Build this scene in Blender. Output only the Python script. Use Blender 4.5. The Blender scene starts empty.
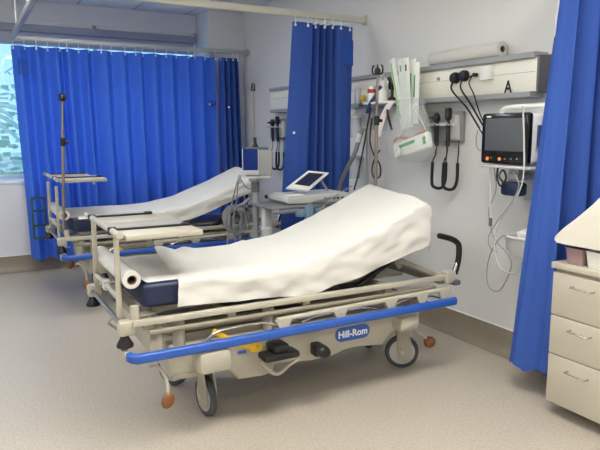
import bpy, bmesh, math, random
from mathutils import Vector, Matrix, noise
random.seed(7)
V = Vector
sc = bpy.context.scene
COL = sc.collection
PI = math.pi
# ------------------------------------------------------------------ camera
FPX = 612.0
H = 1.41
def nrm(v): return v.normalized()
_a = nrm(V((-340, -93, FPX)))
_b = V((1133, -95, FPX)); _b = nrm(_b - _a * _b.dot(_a))
AX, AY = -_a, _b
AZ = AX.cross(AY)
def ray(px, py):
    c = V((px - 300, py - 225, FPX))
    return V((AX.dot(c), AY.dot(c), AZ.dot(c)))
def P(px, py, X=None, Y=None, Z=None):
    """measure: the point of the plane X=, Y= or Z= seen at a pixel of the photograph"""
    r = ray(px, py)
    t = X / r.x if X is not None else (Y / r.y if Y is not None else (Z - H) / r.z)
    return V((0, 0, H)) + r * t
right = V((AX.x, AY.x, AZ.x)); down = V((AX.y, AY.y, AZ.y)); fwd = V((AX.z, AY.z, AZ.z))
cam = bpy.data.cameras.new('camera')
co = bpy.data.objects.new('camera', cam); COL.objects.link(co)
M4 = Matrix((right, -down, -fwd)).transposed().to_4x4()
M4.translation = V((0, 0, H))
co.matrix_world = M4
cam.sensor_width = 36; cam.lens = FPX / 600 * 36; cam.clip_start = .05; cam.clip_end = 200
sc.camera = co
# ------------------------------------------------------------------ materials
def srgb(c):
    f = lambda u: u / 12.92 if u <= .04045 else ((u + .055) / 1.055) ** 2.4
    return tuple(f(x / 255) for x in c) + (1,)
def mat(name, c, rough=.5, metal=0, var=.06, scale=8, bump=0, bscale=40, trans=0, emis=None, spec=.5, alpha=None, transl=0):
    m = bpy.data.materials.new(name); m.use_nodes = True
    nt = m.node_tree; N = nt.nodes; L = nt.links
    b = N['Principled BSDF']; out = N['Material Output']
    c = srgb(c)
    tc = N.new('ShaderNodeTexCoord')
    nz = N.new('ShaderNodeTexNoise'); nz.inputs['Scale'].default_value = scale; nz.inputs['Detail'].default_value = 3
    L.new(tc.outputs['Object'], nz.inputs['Vector'])
    mx = N.new('ShaderNodeMix'); mx.data_type = 'RGBA'
    mx.inputs[6].default_value = tuple(x * (1 - var) for x in c[:3]) + (1,)
    mx.inputs[7].default_value = tuple(min(1, x * (1 + var)) for x in c[:3]) + (1,)
    L.new(nz.outputs['Fac'], mx.inputs[0])
    L.new(mx.outputs[2], b.inputs['Base Color'])
    b.inputs['Roughness'].default_value = rough; b.inputs['Metallic'].default_value = metal
    b.inputs['Specular IOR Level'].default_value = spec
    if trans: b.inputs['Transmission Weight'].default_value = trans
    if emis:
        b.inputs['Emission Color'].default_value = srgb(emis[0]); b.inputs['Emission Strength'].default_value = emis[1]
    if bump:
        n2 = N.new('ShaderNodeTexNoise'); n2.inputs['Scale'].default_value = bscale; n2.inputs['Detail'].default_value = 4
        L.new(tc.outputs['Object'], n2.inputs['Vector'])
        bp = N.new('ShaderNodeBump'); bp.inputs['Strength'].default_value = bump; bp.inputs['Distance'].default_value = .01
        L.new(n2.outputs['Fac'], bp.inputs['Height']); L.new(bp.outputs['Normal'], b.inputs['Normal'])
    if alpha is not None:
        t = N.new('ShaderNodeBsdfTransparent'); ms = N.new('ShaderNodeMixShader'); ms.inputs[0].default_value = alpha
        L.new(t.outputs[0], ms.inputs[1]); L.new(b.outputs[0], ms.inputs[2]); L.new(ms.outputs[0], out.inputs['Surface'])
    if transl:
        t = N.new('ShaderNodeBsdfTranslucent'); ms = N.new('ShaderNodeMixShader'); ms.inputs[0].default_value = transl
        L.new(mx.outputs[2], t.inputs['Color'])
        L.new(b.outputs[0], ms.inputs[1]); L.new(t.outputs[0], ms.inputs[2]); L.new(ms.outputs[0], out.inputs['Surface'])
    return m
M = dict(
    wall=mat('wall paint', (224, 224, 221), .6, var=.015, scale=2, bump=.05, bscale=120),
    wallw=mat('window wall paint', (218, 219, 222), .6, var=.015, scale=2, bump=.05, bscale=120),
    cove=mat('vinyl cove', (142, 132, 116), .45, var=.06, scale=60),
    covew=mat('vinyl cove light strip', (186, 178, 164), .45, var=.05, scale=60),
    cream=mat('cream enamel', (178, 173, 157), .38, var=.03),
    creamd=mat('taupe steel', (150, 143, 126), .4, var=.05),
    greyd=mat('dark deck', (96, 92, 84), .5, var=.08),
    bluep=mat('blue plastic', (44, 88, 176), .32, var=.04),
    plate=mat('blue badge', (48, 92, 168), .4, var=.02),
    navy=mat('navy vinyl', (26, 37, 68), .38, var=.08, bump=.06, bscale=150),
    sheet=mat('white cotton sheet', (212, 210, 203), .85, var=.02, bump=.2, bscale=16, spec=.2),
    paper=mat('couch paper', (208, 207, 202), .75, var=.02, bump=.06, bscale=60, spec=.2),
    card=mat('cardboard core', (120, 96, 70), .8),
    black=mat('black rubber', (22, 22, 24), .45, var=.1),
    blackg=mat('black gloss plastic', (14, 15, 18), .2, var=.05),
    grey=mat('grey plastic', (150, 152, 152), .45, var=.04),
    greyl=mat('light grey plastic', (196, 197, 196), .42, var=.03),
    greyb=mat('blue grey alu', (168, 171, 174), .42, metal=.1, var=.04),
    dgrey=mat('dark grey end cap', (92, 93, 97), .5, var=.04),
    tyre=mat('grey tyre', (70, 74, 80), .6, var=.06),
    white=mat('white plastic', (236, 236, 231), .4, var=.02),
    panel=mat('trunking cream', (232, 230, 218), .42, var=.02),
    steel=mat('brushed steel', (190, 188, 184), .25, metal=.9, var=.05),
    polebr=mat('steel pole', (150, 140, 128), .3, metal=.8, var=.05),
    brown=mat('brown pedal', (128, 80, 46), .5, var=.08),
    yellow=mat('yellow plastic', (232, 188, 42), .45, var=.05),
    green=mat('dark green wire', (14, 62, 58), .45, var=.1),
    curtain=mat('blue curtain', (78, 124, 228), .8, var=.05, scale=30, bump=.05, bscale=200, transl=.3, spec=.15),
    curtd=mat('blue curtain fabric', (64, 96, 176), .8, var=.05, scale=30, bump=.05, bscale=200, transl=.2, spec=.15),
    curtp=mat('curtain patch', (62, 102, 202), .8, var=.05, scale=30, transl=.3, spec=.15),
    mesh=mat('white mesh header', (230, 230, 235), .8, var=.1, scale=120, transl=.4),
    track=mat('track alu', (206, 204, 194), .4, metal=.1, var=.02),
    trackg=mat('track grey alu', (176, 178, 182), .4, metal=.2, var=.02),
    blind=mat('roller blind', (166, 172, 184), .6, var=.02),
    blindd=mat('blind cassette', (150, 154, 164), .5, var=.02),
    frame=mat('window frame', (226, 228, 232), .4, var=.02),
    cab=mat('cabinet laminate', (186, 179, 163), .45, var=.02),
    cabe=mat('cabinet edge', (184, 175, 156), .45, var=.03),
    dev=mat('cream device shell', (214, 209, 195), .35, var=.015),
    tinted=mat('mauve tinted tub', (176, 150, 150), .25, alpha=.75),
    mauve=mat('mauve contents', (150, 110, 112), .5, var=.1),
    screen=mat('dark screen', (84, 88, 92), .5, var=.02, spec=.2),
    bscreen=mat('blue screen', (18, 40, 100), .5, var=.04, spec=.15, emis=((20, 52, 140), .15)),
    orange=mat('orange lamp', (240, 120, 50), .4, emis=((255, 110, 50), .8)),
    teal=mat('blue box', (50, 140, 180), .5),
    clear=mat('clear film', (235, 240, 238), .1, alpha=.2, spec=1),
    clearg=mat('clear plastic', (215, 222, 226), .15, alpha=.4, spec=.8),
    pkg=mat('package white', (235, 240, 230), .5, var=.05, scale=30),
    pkgg=mat('package green', (70, 150, 90), .5, var=.05),
    pkgl=mat('package lime', (150, 205, 110), .5, var=.05),
    orangep=mat('orange tube', (205, 130, 80), .5, var=.1),
    red=mat('red cap', (170, 60, 50), .45),
    dblue=mat('dark blue strap', (40, 56, 110), .5),
    pink=mat('pink print tag', (236, 224, 220), .6, var=.15, scale=60),
    clamp=mat('blue grey clamp', (110, 140, 165), .45),
    hose=mat('grey hose', (120, 122, 126), .45),
    leaf=mat('leaf', (222, 232, 226), .6, var=.12, scale=4, transl=.5),
    bark=mat('bark', (150, 135, 120), .9, var=.2),
    ground=mat('pavement', (205, 205, 200), .9, var=.1, scale=2),
    lawn=mat('lawn', (150, 175, 120), .9, var=.2, scale=5),
    carp=mat('car paint', (190, 210, 230), .3, var=.02),
    ink=mat('black ink', (20, 20, 22), .6, var=.01),
    snap=mat('white snap', (235, 238, 240), .4, var=.01),
)
def glass_mat():
    m = bpy.data.materials.new('window glass'); m.use_nodes = True
    N = m.node_tree.nodes; L = m.node_tree.links; N.remove(N['Principled BSDF'])
    t = N.new('ShaderNodeBsdfTransparent'); t.inputs[0].default_value = (.46, .55, .58, 1)
    g = N.new('ShaderNodeBsdfGlossy'); g.inputs['Roughness'].default_value = .05
    ms = N.new('ShaderNodeMixShader'); ms.inputs[0].default_value = .06
    L.new(t.outputs[0], ms.inputs[1]); L.new(g.outputs[0], ms.inputs[2]); L.new(ms.outputs[0], N['Material Output'].inputs[0])
    return m
M['glass'] = glass_mat()
def floor_mat():
    m = bpy.data.materials.new('speckled vinyl floor'); m.use_nodes = True
    N = m.node_tree.nodes; L = m.node_tree.links; b = N['Principled BSDF']
    tc = N.new('ShaderNodeTexCoord')
    n1 = N.new('ShaderNodeTexNoise'); n1.inputs['Scale'].default_value = 75; n1.inputs['Detail'].default_value = 3
    v = N.new('ShaderNodeTexVoronoi'); v.inputs['Scale'].default_value = 65
    n3 = N.new('ShaderNodeTexNoise'); n3.inputs['Scale'].default_value = 3
    for n in (n1, v, n3): L.new(tc.outputs['Object'], n.inputs['Vector'])
    r1 = N.new('ShaderNodeValToRGB'); r1.color_ramp.elements[0].position = .35; r1.color_ramp.elements[1].position = .7
    r1.color_ramp.elements[0].color = srgb((174, 165, 151)); r1.color_ramp.elements[1].color = srgb((190, 182, 168))
    L.new(n1.outputs['Fac'], r1.inputs[0])
    r2 = N.new('ShaderNodeValToRGB'); r2.color_ramp.elements[0].position = .13; r2.color_ramp.elements[1].position = .2
    r2.color_ramp.elements[0].color = (1, 1, 1, 1); r2.color_ramp.elements[1].color = (0, 0, 0, 1)
    L.new(v.outputs['Distance'], r2.inputs[0])
    mul = N.new('ShaderNodeMath'); mul.operation = 'MULTIPLY'; mul.inputs[1].default_value = .4
    L.new(r2.outputs[0], mul.inputs[0])
    mx = N.new('ShaderNodeMix'); mx.data_type = 'RGBA'; mx.inputs[7].default_value = srgb((128, 116, 98))
    L.new(mul.outputs[0], mx.inputs[0]); L.new(r1.outputs[0], mx.inputs[6])
    L.new(mx.outputs[2], b.inputs['Base Color'])
    mr = N.new('ShaderNodeMapRange'); mr.inputs[3].default_value = .3; mr.inputs[4].default_value = .45
    L.new(n3.outputs['Fac'], mr.inputs[0]); L.new(mr.outputs[0], b.inputs['Roughness'])
    b.inputs['Specular IOR Level'].default_value = .4
    return m
M['floor'] = floor_mat()
def tile_mat():
    m = bpy.data.materials.new('ceiling tiles'); m.use_nodes = True
    N = m.node_tree.nodes; L = m.node_tree.links; b = N['Principled BSDF']
    tc = N.new('ShaderNodeTexCoord'); br = N.new('ShaderNodeTexBrick')
    br.offset = 0; br.inputs['Scale'].default_value = 1; br.inputs['Brick Width'].default_value = .6; br.inputs['Row Height'].default_value = .6
    br.inputs['Mortar Size'].default_value = .008
    br.inputs['Color1'].default_value = srgb((226, 226, 226)); br.inputs['Color2'].default_value = srgb((220, 220, 222)); br.inputs['Mortar'].default_value = srgb((160, 162, 168))
    L.new(tc.outputs['Object'], br.inputs['Vector']); L.new(br.outputs['Color'], b.inputs['Base Color'])
    b.inputs['Roughness'].default_value = .8
    return m
M['tiles'] = tile_mat()
# ------------------------------------------------------------------ mesh builder
def catmull(pts, k=6):
    pts = [V(p) for p in pts]
    if len(pts) < 3: return pts
    q = [pts[0] * 2 - pts[1]] + pts + [pts[-1] * 2 - pts[-2]]
    out = []
    for i in range(1, len(q) - 2):
        p0, p1, p2, p3 = q[i - 1:i + 3]
        for j in range(k):
            t = j / k
            out.append(.5 * ((2 * p1) + (p2 - p0) * t + (2 * p0 - 5 * p1 + 4 * p2 - p3) * t * t + (3 * p1 - p0 - 3 * p2 + p3) * t ** 3))
    out.append(pts[-1]); return out
def frame_from(zdir):
    z = V(zdir).normalized()
    x = z.orthogonal().normalized() if abs(z.z) > .95 else V((0, 0, 1)).cross(z).normalized()
    y = z.cross(x)
    return Matrix((x, y, z)).transposed()
class MB:
    def __init__(s): s.bm = bmesh.new()
    def _merge(s, b2, mtx=None):
        if mtx is not None: b2.transform(mtx)
        me = bpy.data.meshes.new('t'); b2.to_mesh(me); b2.free(); s.bm.from_mesh(me); bpy.data.meshes.remove(me)
        return s
    def box(s, c, size, bev=0, rot=None, seg=2):
        b = bmesh.new(); bmesh.ops.create_cube(b, size=1)
        b.transform(Matrix.Diagonal(V(size).to_4d()))
        if bev: bmesh.ops.bevel(b, geom=b.edges[:], offset=min(bev, min(size) * .49), segments=seg, profile=.5, affect='EDGES')
        m = Matrix.Translation(V(c))
        if rot is not None: m = m @ rot.to_4x4()
        return s._merge(b, m)
    def bx(s, x0, x1, y0, y1, z0, z1, bev=0):
        return s.box(((x0 + x1) / 2, (y0 + y1) / 2, (z0 + z1) / 2), (abs(x1 - x0), abs(y1 - y0), abs(z1 - z0)), bev)
    def bar(s, p0, p1, w, h, bev=.003):
        p0 = V(p0); p1 = V(p1); d = p1 - p0
        return s.box((p0 + p1) / 2, (w, h, d.length), bev, frame_from(d))
    def cyl(s, p0, p1, r0, r1=None, n=20):
        p0 = V(p0); p1 = V(p1); d = p1 - p0; r1 = r0 if r1 is None else r1
        b = bmesh.new(); bmesh.ops.create_cone(b, cap_ends=True, segments=n, radius1=r0, radius2=r1, depth=d.length)
        return s._merge(b, Matrix.Translation((p0 + p1) / 2) @ frame_from(d).to_4x4())
    def lathe(s, prof, org, axis=(0, 0, 1), n=24):
        b = bmesh.new(); rings = []
        for r, z in prof:
            rings.append([b.verts.new((r * math.cos(2 * PI * i / n), r * math.sin(2 * PI * i / n), z)) for i in range(n)])
        for a, c in zip(rings, rings[1:]):
            for i in range(n): b.faces.new((a[i], a[(i + 1) % n], c[(i + 1) % n], c[i]))
        if prof[0][0] > 1e-5: b.faces.new(rings[0][::-1])
        if prof[-1][0] > 1e-5: b.faces.new(rings[-1])
        bmesh.ops.remove_doubles(b, verts=b.verts[:], dist=1e-5)
        return s._merge(b, Matrix.Translation(V(org)) @ frame_from(axis).to_4x4())
    def tube(s, pts, r, n=8, k=6, smooth=True, flat=1):
        pts = catmull(pts, k) if smooth else [V(p) for p in pts]
        b = bmesh.new(); rings = []; up = None
        for i, p in enumerate(pts):
            d = (pts[min(i + 1, len(pts) - 1)] - pts[max(i - 1, 0)])
            if d.length < 1e-7: continue
            d.normalize()
            if up is None: up = d.orthogonal().normalized()
            up = up - d * up.dot(d)
            up = up.normalized() if up.length > 1e-5 else d.orthogonal().normalized()
            w = d.cross(up)
            rings.append([b.verts.new(p + (up * math.cos(2 * PI * j / n) + w * math.sin(2 * PI * j / n) * flat) * r) for j in range(n)])
        for a, c in zip(rings, rings[1:]):
            for j in range(n): b.faces.new((a[j], a[(j + 1) % n], c[(j + 1) % n], c[j]))
        b.faces.new(rings[0][::-1]); b.faces.new(rings[-1])
        return s._merge(b)
    def sph(s, c, r, scale=(1, 1, 1), n=16, rot=None):
        b = bmesh.new(); bmesh.ops.create_uvsphere(b, u_segments=n, v_segments=max(6, n // 2), radius=r)
        m = Matrix.Translation(V(c))
        if rot is not None: m = m @ rot.to_4x4()
        return s._merge(b, m @ Matrix.Diagonal(V(scale).to_4d()))
    def prism(s, poly, fn, t0, t1, bev=0):
        """poly of 2D points swept between t0 and t1; fn(a, b, t) -> world point"""
        b = bmesh.new()
        A = [b.verts.new(fn(p[0], p[1], t0)) for p in poly]; B = [b.verts.new(fn(p[0], p[1], t1)) for p in poly]
        b.faces.new(A); b.faces.new(B[::-1]); n = len(poly)
        for i in range(n): b.faces.new((A[i], B[i], B[(i + 1) % n], A[(i + 1) % n]))
        bmesh.ops.recalc_face_normals(b, faces=b.faces[:])
        if bev: bmesh.ops.bevel(b, geom=b.edges[:], offset=bev, segments=3, profile=.5, affect='EDGES', clamp_overlap=True)
        return s._merge(b)
    def grid(s, f, nu, nv, thick=0):
        b = bmesh.new()
        vs = [[b.verts.new(f(i / nu, j / nv)) for j in range(nv + 1)] for i in range(nu + 1)]
        for i in range(nu):
            for j in range(nv): b.faces.new((vs[i][j], vs[i + 1][j], vs[i + 1][j + 1], vs[i][j + 1]))
        if thick:
            bmesh.ops.recalc_face_normals(b, faces=b.faces[:])
            bmesh.ops.solidify(b, geom=b.faces[:], thickness=thick)
        return s._merge(b)
    def loft(s, rings, closed_ends=True):
        b = bmesh.new(); R = [[b.verts.new(p) for p in r] for r in rings]; n = len(R[0])
        for a, c in zip(R, R[1:]):
            for j in range(n): b.faces.new((a[j], a[(j + 1) % n], c[(j + 1) % n], c[j]))
        if closed_ends: b.faces.new(R[0][::-1]); b.faces.new(R[-1])
        bmesh.ops.recalc_face_normals(b, faces=b.faces[:])
        return s._merge(b)
    def build(s, name, m, parent=None, smooth=True, ang=40, label=None):
        off = V((0, 0, 0)); p = parent
        while p is not None: off += V(p.location); p = p.parent
        s.bm.transform(Matrix.Translation(-off))
        me = bpy.data.meshes.new(name); s.bm.to_mesh(me); s.bm.free()
        me.materials.append(M[m] if isinstance(m, str) else m)
        if smooth:
            me.polygons.foreach_set('use_smooth', [True] * len(me.polygons))
            me.set_sharp_from_angle(angle=math.radians(ang))
        o = bpy.data.objects.new(name, me); COL.objects.link(o)
        if parent is not None: o.parent = parent
        if label: o['label'] = label
        return o
def tag(o, label, cat, group=None, kind=None):
    o['label'] = label; o['category'] = cat
    if group: o['group'] = group
    if kind: o['kind'] = kind
    return o
def thing(name, loc, label, cat, group=None):
    o = bpy.data.objects.new(name, None); o.empty_display_size = .1; COL.objects.link(o); o.location = V(loc)
    return tag(o, label, cat, group)
def struct(name, mb, m, **k):
    o = mb.build(name, m, **k); o['kind'] = 'structure'; return o
def base(name):  # kind name of a repeated object
    return name.split('.')[0]
def copy_tree(o, parent=None):
    c = o.copy(); COL.objects.link(c)
    if parent is not None: c.parent = parent
    for ch in list(o.children): copy_tree(ch, c)
    return c
def rrect(w, h, r, n=4):
    out = []
    for cx, cy, a0 in ((w / 2 - r, h / 2 - r, 0), (-w / 2 + r, h / 2 - r, PI / 2), (-w / 2 + r, -h / 2 + r, PI), (w / 2 - r, -h / 2 + r, 1.5 * PI)):
        for i in range(n + 1):
            a = a0 + PI / 2 * i / n; out.append((cx + r * math.cos(a), cy + r * math.sin(a)))
    return out
def text(name, body, size, org, m, parent, xdir, ydir, bold=0.0, sx=1.0):
    cu = bpy.data.curves.new('t', 'FONT'); cu.body = body; cu.size = size; cu.extrude = .0006; cu.offset = bold
    cu.align_x = 'CENTER'; cu.align_y = 'CENTER'
    o = bpy.data.objects.new('t', cu); COL.objects.link(o)
    bpy.context.view_layer.update()
    me = bpy.data.meshes.new_from_object(o.evaluated_get(bpy.context.evaluated_depsgraph_get()))
    bpy.data.objects.remove(o); bpy.data.curves.remove(cu)
    xd = V(xdir).normalized(); yd = V(ydir).normalized(); zd = xd.cross(yd)
    b = MB(); b.bm.from_mesh(me); bpy.data.meshes.remove(me)
    b.bm.transform(Matrix.Translation(V(org)) @ Matrix((xd * sx, yd, zd)).transposed().to_4x4())
    return b.build(name, m, parent, smooth=False)

# ------------------------------------------------------------------ setting
W = 2.96; WX = -6.74; WXR = -7.15; CZ = 2.76; RX = 1.9; FY = -3.4; PY = 2.53; SILL = .925
struct('floor', MB().bx(WXR - .2, RX + .1, FY - .1, W + .1, -.06, 0), 'floor')
struct('ceiling', MB().bx(WXR - .2, RX + .1, FY - .1, W + .1, CZ, CZ + .05), 'tiles')
struct('wall_back', MB().bx(WXR - .2, RX + .1, W, W + .1, 0, CZ), 'wall')
struct('wall_right', MB().bx(RX, RX + .1, FY, W, 0, CZ), 'wall')
struct('wall_front', MB().bx(WXR - .2, RX + .1, FY - .1, FY, 0, CZ), 'wall')
struct('wall_left', MB().bx(WXR - .12, WX, FY, PY, 0, SILL - .03).bx(WXR - .12, WXR, FY, PY, 2.56, CZ).bx(WXR - .12, WXR, FY, FY + .6, SILL - .03, 2.56), 'wallw')
struct('wall_corner', MB().bx(WXR - .12, WX, PY, W, 0, CZ), 'wallw')
struct('trim_1', MB().bx(WXR - .02, WX + .015, FY, PY, SILL - .03, SILL, .006), 'frame')
# cove skirting
def cove(nrm_dir, name, a0, a1, along):
    prof = [(0, .165), (.008, .165), (.008, .07), (.014, .045), (.026, .022), (.045, .008), (.07, .002), (0, .002)]
    return MB().prism(prof, lambda a, b, t: V((t, W - a, b)) if along == 'x' else V((WX + a, t, b)), a0, a1).build(name, 'cove', smooth=True)
for nm, a0, a1, al in (('baseboard_back', WX, RX, 'x'), ('baseboard_left', FY, W - .008, 'y')):
    o = cove(None, nm, a0, a1, al); o['kind'] = 'structure'
    o2 = MB()
    if al == 'x': o2.bx(a0, a1, W - .012, W, .165, .172, .002)
    else: o2.bx(WX, WX + .012, FY, W - .012, .165, .172, .002)
    o2.build('capping', 'white', o)
# window: frame with mullions and panes
wf = MB(); y0, y1, z0, z1 = FY + .6, PY, SILL, 2.56
wf.bx(WXR - .05, WXR, y0, y1, z0, z0 + .035, .004).bx(WXR - .05, WXR, y0, y1, z1 - .05, z1, .004)
for y in (y0, -1.6, -.45, 1.35, y1 - .04): wf.bx(WXR - .05, WXR, y, y + .04, z0, z1, .004)
win = struct('window_1', wf, 'frame')
MB().bx(WXR - .03, WXR - .024, y0 + .02, y1 - .02, z0 + .02, z1 - .03).build('pane', 'glass', win)
# outside
struct('exterior_ground', MB().bx(-60, WXR - .14, -30, 30, -.5, -.4), 'ground')
lawn = MB().bx(-30, -11, -25, 25, -.4, -.33).build('lawn', 'lawn'); lawn['kind'] = 'structure'
def palm(x, y, h, n, label, fl):
    t = thing('palm_tree', (x, y, -.33), label, 'tree', 'trees outside the window')
    MB().tube([(x, y, -.33), (x + .05, y, h * .5), (x, y + .06, h)], .11, 10).build('trunk', 'bark', t)
    b = MB()
    for i in range(n):
        a = 2 * PI * i / n + random.uniform(-.2, .2); e = random.uniform(.1, .9); L = fl * random.uniform(.8, 1.1)
        d = V((math.cos(a), math.sin(a), 0)); s = V((-d.y, d.x, 0))
        def f(u, v, d=d, s=s, e=e, L=L):
            wv = (v - .5) * .22 * math.sin(PI * min(1, u * .95 + .05)) * (1 + .25 * math.sin(u * 60))
            return V((x, y, h)) + d * (L * u * math.cos(e * (1 - u))) + s * wv + V((0, 0, L * (math.sin(e) * u - .75 * u * u) - abs(v - .5) * .08))
        b.grid(f, 24, 2)
    b.build('crown', 'leaf', t)
    return t
palm(-11.3, .05, 1.7, 17, 'spiky palm outside the window, nearest the glass', 1.35)
palm(-13.5, 2.6, 2.6, 17, 'taller palm outside, mostly behind the blue window curtain', 1.7)
def bush(x, y, r, label):
    t = thing('bush', (x, y, -.33), label, 'bush', 'bushes outside the window')
    b = MB()
    for i in range(420):
        d = V((random.gauss(0, 1), random.gauss(0, 1), random.gauss(0, 1))).normalized() * r * random.uniform(.6, 1)
        c = V((x, y, r * .8 - .3)) + V((d.x, d.y, d.z * .8)); q = Matrix.Rotation(random.uniform(0, 6), 3, 'Z') @ Matrix.Rotation(random.uniform(0, 3), 3, 'X')
        b.box(c, (.24, .12, .01), 0, q)
    b.build('foliage', 'leaf', t, smooth=False)
    MB().cyl((x, y, -.33), (x, y, r * .6), .06).build('stem', 'bark', t)
bush(-17, -1.4, 1.5, 'round pale green bush outside, behind the palm on the left')
bush(-19, 1.6, 2.1, 'larger bush far outside the window, right of the round one')
bush(-18, 5, 1.8, 'bush outside hidden mostly by the window curtain')
def car(x, y, label):
    t = thing('car', (x, y, -.4), label, 'car')
    pr = [(-2, .25), (-2, .75), (-1.5, .9), (-.9, 1.35), (.6, 1.35), (1.2, .92), (2, .8), (2.05, .25)]
    MB().prism(pr, lambda a, b, t_: V((x + t_, y + a, b - .4)), -.8, .8, .06).build('body', 'carp', t)
    wn = [(-.85, .92), (-.75, 1.28), (.5, 1.28), (1.0, .92)]
    MB().prism(wn, lambda a, b, t_: V((x + t_, y + a, b - .4)), -.815, .815).build('side_window', 'screen', t)
    for a in (-1.3, 1.3):
        for s in (-.7, .7): MB().cyl((x + s - .1, y + a, -.1), (x + s + .1, y + a, -.1), .3).build('wheel', 'black', t)
car(-12.6, -1.5, 'pale blue car parked outside beyond the window')
# ceiling lights (panels out of the frame; the far bay one is added as fill)
def ceiling_light(x, y, power, label, col=(1, .97, .92)):
    t = thing('ceiling_light', (x, y, CZ), label, 'ceiling light', 'ceiling light panels')
    MB().bx(x - .32, x + .32, y - .62, y + .62, CZ - .018, CZ - .001, .004).build('frame', 'white', t)
    m = bpy.data.materials.new('diffuser'); m.use_nodes = True
    b = m.node_tree.nodes['Principled BSDF']; b.inputs['Base Color'].default_value = (.9, .9, .9, 1)
    b.inputs['Emission Color'].default_value = col + (1,); b.inputs['Emission Strength'].default_value = power
    MB().bx(x - .29, x + .29, y - .59, y + .59, CZ - .022, CZ - .017).build('diffuser', m, t)
ceiling_light(-1.5, 1.3, 24, 'ceiling light panel over the near bay beside the drawer cabinet')
ceiling_light(-1.5, -1.0, 27, 'ceiling light panel over the aisle beside the camera')
ceiling_light(.6, 1.2, 17, 'ceiling light panel behind the camera near the back wall')
ceiling_light(-4.0, -1.6, 14, 'ceiling light panel over the aisle towards the window', (.95, .95, 1))

ceiling_light(-4.75, .75, 13, 'added fill light panel over the far bay, out of view', (.93, .97, 1))  # added lamp, brightens the dim far bay where window light falls short

# roller blind
rb = thing('roller_blind', (WXR + .06, -.3, 2.3), 'grey roller blind wound up at the top of the window', 'blind')
MB().bx(WXR + .005, WXR + .10, FY + .65, PY - .03, 2.43, 2.505, .01).build('cassette', 'blindd', rb)
MB().bx(WXR + .03, WXR + .07, FY + .7, PY - .06, 2.32, 2.43, .012).bx(WXR + .025, WXR + .075, FY + .7, PY - .06, 2.30, 2.325, .01).build('fabric', 'blind', rb)

# ------------------------------------------------------------------ curtain tracks and curtains
TZ = 2.30
TXW = -6.6; TYF = .50; TXD = -4.27
tr = thing('curtain_track', (TXW, 1.5, TZ), 'L-shaped grey curtain rail along the window with ceiling hangers', 'curtain rail')
MB().bx(TXW - .02, TXW + .02, TYF - .02, W - .02, TZ - .025, TZ + .02, .005).build('rail', 'trackg', tr)
MB().bx(TXW, TXD - .02, TYF - .02, TYF + .02, TZ - .025, TZ + .02, .005).build('rail', 'trackg', tr)
MB().cyl((TXW, W - .02, TZ), (TXW, W, TZ), .035).build('wall_flange', 'trackg', tr)
for x in (-6.05, -5.0): MB().cyl((x, TYF, TZ + .018), (x, TYF, CZ), .008).build('hanger_rod', 'white', tr)
tr2 = thing('curtain_track', (TXD, 1.5, TZ), 'cream curtain rail between the two stretchers fixed to the back wall', 'curtain rail')
MB().bx(TXD - .02, TXD + .02, -1.2, W - .02, TZ - .025, TZ + .025, .005).build('rail', 'track', tr2)
MB().bx(TXD - .03, TXD + .03, W - .022, W, TZ - .035, TZ + .04, .006).build('wall_flange', 'track', tr2)
for y in (-.9,): MB().cyl((TXD, y, TZ + .02), (TXD, y, CZ), .008).build('hanger_rod', 'white', tr2)
tr3 = thing('curtain_track', (-2.1, 1.8, TZ), 'cream curtain rail above the right-hand blue curtain', 'curtain rail')
MB().bx(-2.12, -2.08, .6, W - .02, TZ - .025, TZ + .025, .005).build('rail', 'track', tr3)
MB().bx(-2.13, -2.07, W - .022, W, TZ - .035, TZ + .04, .006).build('wall_flange', 'track', tr3)
MB().cyl((-2.1, .7, TZ + .02), (-2.1, .7, CZ), .008).build('hanger_rod', 'white', tr3)

def curtain(name, label, top, bot, ztop, zhem, m, hem_wave=.015, nv=30, k=10, hooks=None, spread=lambda v: v):
    """top/bot: matching plan polylines (x, y) of the fold crests"""
    T = catmull([V((p[0], p[1], 0)) for p in top], k); B = catmull([V((p[0], p[1], 0)) for p in bot], k)
    n = len(T) - 1
    root = thing(name, (sum(p.x for p in B) / len(B), sum(p.y for p in B) / len(B), zhem), label, 'curtain', None)
    def f(u, v):
        i = min(n, int(round(u * n))); a = T[i].lerp(B[i], spread(v))
        z = ztop + (zhem - ztop) * v
        w = noise.noise(V((i * .35, v * 2.2, ztop * 7 + a.x))) * .012 * v
        if v > .99: z += math.sin(i * 2 * PI / (2 * k)) * hem_wave
        return V((a.x + w, a.y + w, z))
    g = MB(); g.grid(f, n, nv)
    o = g.build('fabric', m, root, ang=180)
    return root, T, B
HG = []
def hooks(root, pts, z0, z1):
    for p in pts:
        MB().tube([(p.x, p.y, z0 - .02), (p.x, p.y, (z0 + z1) / 2), (p.x, p.y, z1)], .004, 6, 2).sph((p.x, p.y, z0 - .018), .011, n=8).build('hook', 'snap', root)
# window curtain
def zig(p0, p1, n, amp, seed, nx, ny, vary=.35):
    r = random.Random(seed); out = []
    ts = [0.0]
    for i in range(n): ts.append(ts[-1] + 1 + r.uniform(-vary, vary))
    for i, t in enumerate(ts):
        t /= ts[-1]; s = amp * r.uniform(.55, 1.15) * (1 if i % 2 else -1)
        out.append((p0[0] + (p1[0] - p0[0]) * t + nx * s, p0[1] + (p1[1] - p0[1]) * t + ny * s))
    return out
tp = zig((TXW, .485), (TXW, 2.535), 25, .050, 3, 1, 0)
bt = zig((TXW + .03, .54), (TXW + .02, 2.53), 25, .078, 3, 1, 0)
c1, T, B = curtain('window_curtain', 'wide blue pleated curtain drawn across the window behind the far stretcher', tp, bt, 2.225, .14, 'curtain', .02)
hooks(c1, [T[i] for i in range(3, len(T), 13)], 2.22, TZ - .02)
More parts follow.
